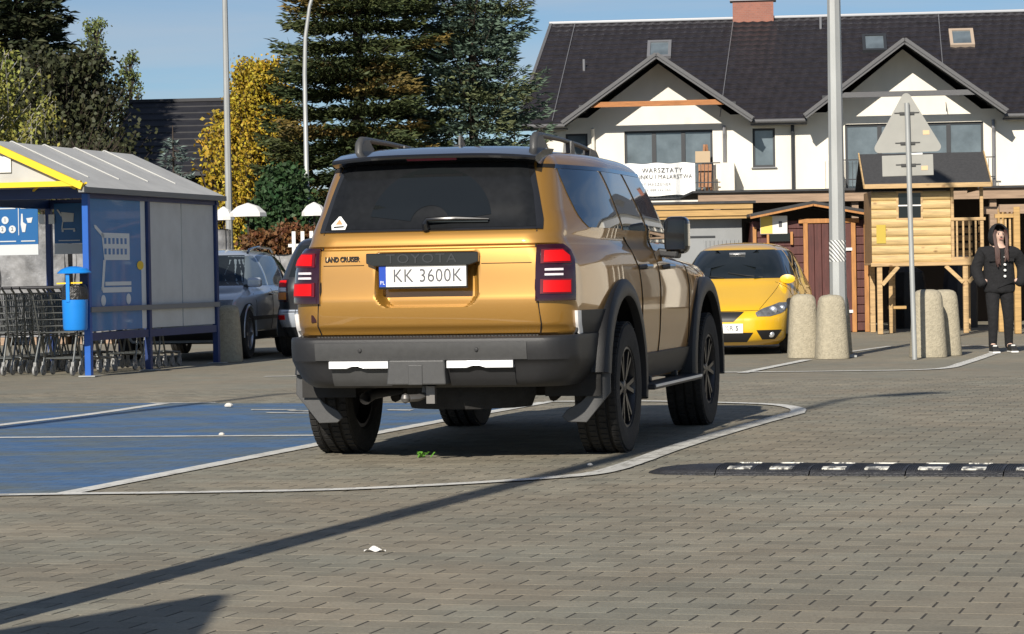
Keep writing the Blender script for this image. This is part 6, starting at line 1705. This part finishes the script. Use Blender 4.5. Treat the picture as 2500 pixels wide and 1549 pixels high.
broadleaf(-12.7, 64.5, 7.3, 1.9, 'weeping birch with yellow green leaves at the left edge', L_birch, M_birch, seed=61, n_leaf=11000, z_low=2.2, upright=.5, leaf=.10, droop=1.2, twigs=170, clump=.16, name='birch_tree')
broadleaf(-15.2, 100.0, 11.2, .9, 'pale green poplar standing left of the dark roof ridge', L_pop, seed=71, n_leaf=4200, z_low=2.0, upright=1.8, leaf=.11, twigs=170, clump=.16, name='poplar_tree')
broadleaf(-14.1, 101.0, 10.0, .6, 'thinner pale poplar next to the dark roof', L_pop, seed=72, n_leaf=2600, z_low=2.0, upright=1.8, leaf=.11, twigs=120, clump=.16, name='poplar_tree')
for i, (x, y, h) in enumerate(((-5.0, 54.5, .72), (-4.45, 54.3, .85), (-3.95, 54.6, .8))):
    broadleaf(x, y, h, .42, ['russet bush at the left of the low hedge under the conifers', 'russet bush in the middle of the low hedge under the conifers', 'russet bush at the right of the low hedge under the conifers'][i], L_hed, seed=80 + i, n_leaf=2600, z_low=.1, upright=.8, leaf=.09, twigs=140, clump=.12, name='russet_bush', group='low russet hedge', cat='bush', trunk_r=.03, base_z=1.25)

# dark roofed house
D_ = thing('dark_roofed_house', 'low house with a plain black roof between the trees on the left', 'house', (-12.2, 84.0, 0), -R(4))
M_blk = mat('black_roof', (.018, .018, .022), .55, noise=.3, nscale=4)
b = MB(); b.box((2.4, 3.0, 2.2), (4.6, 5.6, 4.4)); b.build('wall', mat('dark_wall', (.06, .055, .05), .8), D_)
for i in range(11):
    t0, t1 = i / 11, (i + 1) / 11; b = MB()
    p = lambda x, t, l: (x, -.4 + 3.4 * t - .0 * l, 4.35 + 2.45 * t + l)
    xs0, xs1 = -.5 + .35 * t0, 5.3 - .25 * t0
    b.add([p(xs0, t0, .05), p(xs1, t0, .05), p(xs1, t1 + .01, .01), p(xs0, t1 + .01, .01), p(xs0, t0, -.02), p(xs1, t0, -.02)], [(0, 1, 2, 3), (0, 4, 5, 1)]); b.build('roof_course', M_blk, D_, recalc=False)
b = MB(); b.add([(-.15, 3.0, 6.80), (5.05, 3.0, 6.80), (5.3, 6.4, 4.35), (-.5, 6.4, 4.35)], [(0, 1, 2, 3)]); b.build('roof', M_blk, D_)
b = MB(); b.box((2.45, 3.0, 6.83), (5.25, .2, .1)); b.build('ridge_cap', M_blk, D_)
b = MB(); b.box((2.4, -.42, 4.33), (5.8, .12, .12)); b.build('gutter', M_dark, D_)

# rough stone bank behind shelter and wagon
bank = MB()
def bank_h(x): return lin([(-16, 2.3), (-9, 2.1), (-7.2, 1.75), (-6, 1.40), (-3.4, 1.38), (-2.6, 1.2), (0.5, .8)])(x)
bank.grid(lambda a, c: (-16 + 16.5 * a, 50.6 + 26 * c, (bank_h(-16 + 16.5 * a) - .28) * (min(1, c * 26 / .8) ** .5) * (1 - sstep(.55, 1, c)) - .01), 50, 20)
struct(bank.build('stone_bank', mat('bank_soil', (.075, .06, .045), .95, noise=.4, nscale=1.5), None, 60))
M_wrap = mat('stretch_film', (.25, .25, .255), .28, spec=.6, noise=.6, nscale=3.2, bump=1.0, bscale=7)
rr = random.Random(9)
for i, (x, y, w_, h_, lb) in enumerate(((-9.6, 47.0, 1.25, 2.1, 'film wrapped pallet stack, leftmost one seen through the shelter'), (-8.25, 47.1, 1.25, 2.25, 'film wrapped pallet stack behind the posters of the shelter'), (-6.9, 47.0, 1.25, 2.1, 'film wrapped pallet stack behind the picture panel of the shelter'), (-5.55, 47.6, 1.2, 1.95, 'film wrapped pallet stack at the far end of the shelter'), (-4.75, 49.2, .95, 1.45, 'low film wrapped stack behind the silver estate car roof'), (-3.7, 49.0, 1.05, 1.50, 'low film wrapped stack between the silver car and the sand car'))):
    t = thing('wrapped_pallet', lb, 'pallet', (x, y, 0), rr.uniform(-.08, .08), 'film wrapped pallets in the yard')
    b = MB(); n = 9
    def fn(face):
        def f(a, c):
            u = (a - .5) * w_; v = .14 + c * (h_ - .14); k = .035 * math.sin(7 * a + 5 * c + i) * math.sin(PI * a) + .025 * math.sin(17 * a * c + 3 * i)
            rb = .06 * (1 - math.sin(PI * min(1, max(0, a))) ** .3)
            d = w_ * .42
            return {0: (u, -d + rb - k, v), 1: (w_ / 2 - rb + k, (a - .5) * 2 * d, v), 2: (-u, d - rb + k, v), 3: (-w_ / 2 + rb - k, -(a - .5) * 2 * d, v)}[face]
        return f
    for fc in range(4): b.grid(fn(fc), 14, 16)
    b.add([(-w_ / 2, -w_ * .42, h_), (w_ / 2, -w_ * .42, h_), (w_ / 2, w_ * .42, h_), (-w_ / 2, w_ * .42, h_)], [(0, 1, 2, 3)])
    b.build('wrapped_load', M_wrap, t, 45)
    for q in (-.4, 0, .4): p = MB(); p.box((q * w_, 0, .07), (.12, w_ * .84, .13)); p.build('pallet_block', M_oldw, t)

# white parasols and fence on the bank
M_par = mat('parasol_white', (.80, .79, .75), .8)
for i, (x, y, z, rx, lb) in enumerate(((-5.35, 55.2, 2.42, .38, 'white parasol behind the slim lamp post'), (-5.95, 56.2, 2.38, .22, 'small white parasol left of the slim lamp post'), (-4.02, 55.5, 2.42, .26, 'white parasol between the street lamp and the sand car'), (-3.62, 56.0, 2.46, .30, 'white parasol touching the left edge of the sand car'))):
    t = thing('parasol', lb, 'parasol', (x, y, 1.1), 0, 'white parasols on the bank')
    b = MB(); b.lathe([(rx, z - 1.1 - .08), (rx * .98, z - 1.1), (rx * .6, z - 1.1 + .13), (.02, z - 1.1 + .2)], n=8); b.build('canopy', M_par, t, 25)
    b = MB(); b.tube([(0, 0, 0), (0, 0, z - 1.0)], .02, 6); b.build('pole', M_bark, t)
t = thing('picket_fence', 'short white picket fence left of the sand car', 'fence', (-4.17, 52.0, 1.05), 0)
for k in range(4): b = MB(); b.box((.17 * k, 0, .46), (.07, .03, .92)); b.build('picket', M_par, t)
for z in (.3, .65): b = MB(); b.box((.34, .03, z), (.9, .03, .06)); b.build('rail', M_par, t)
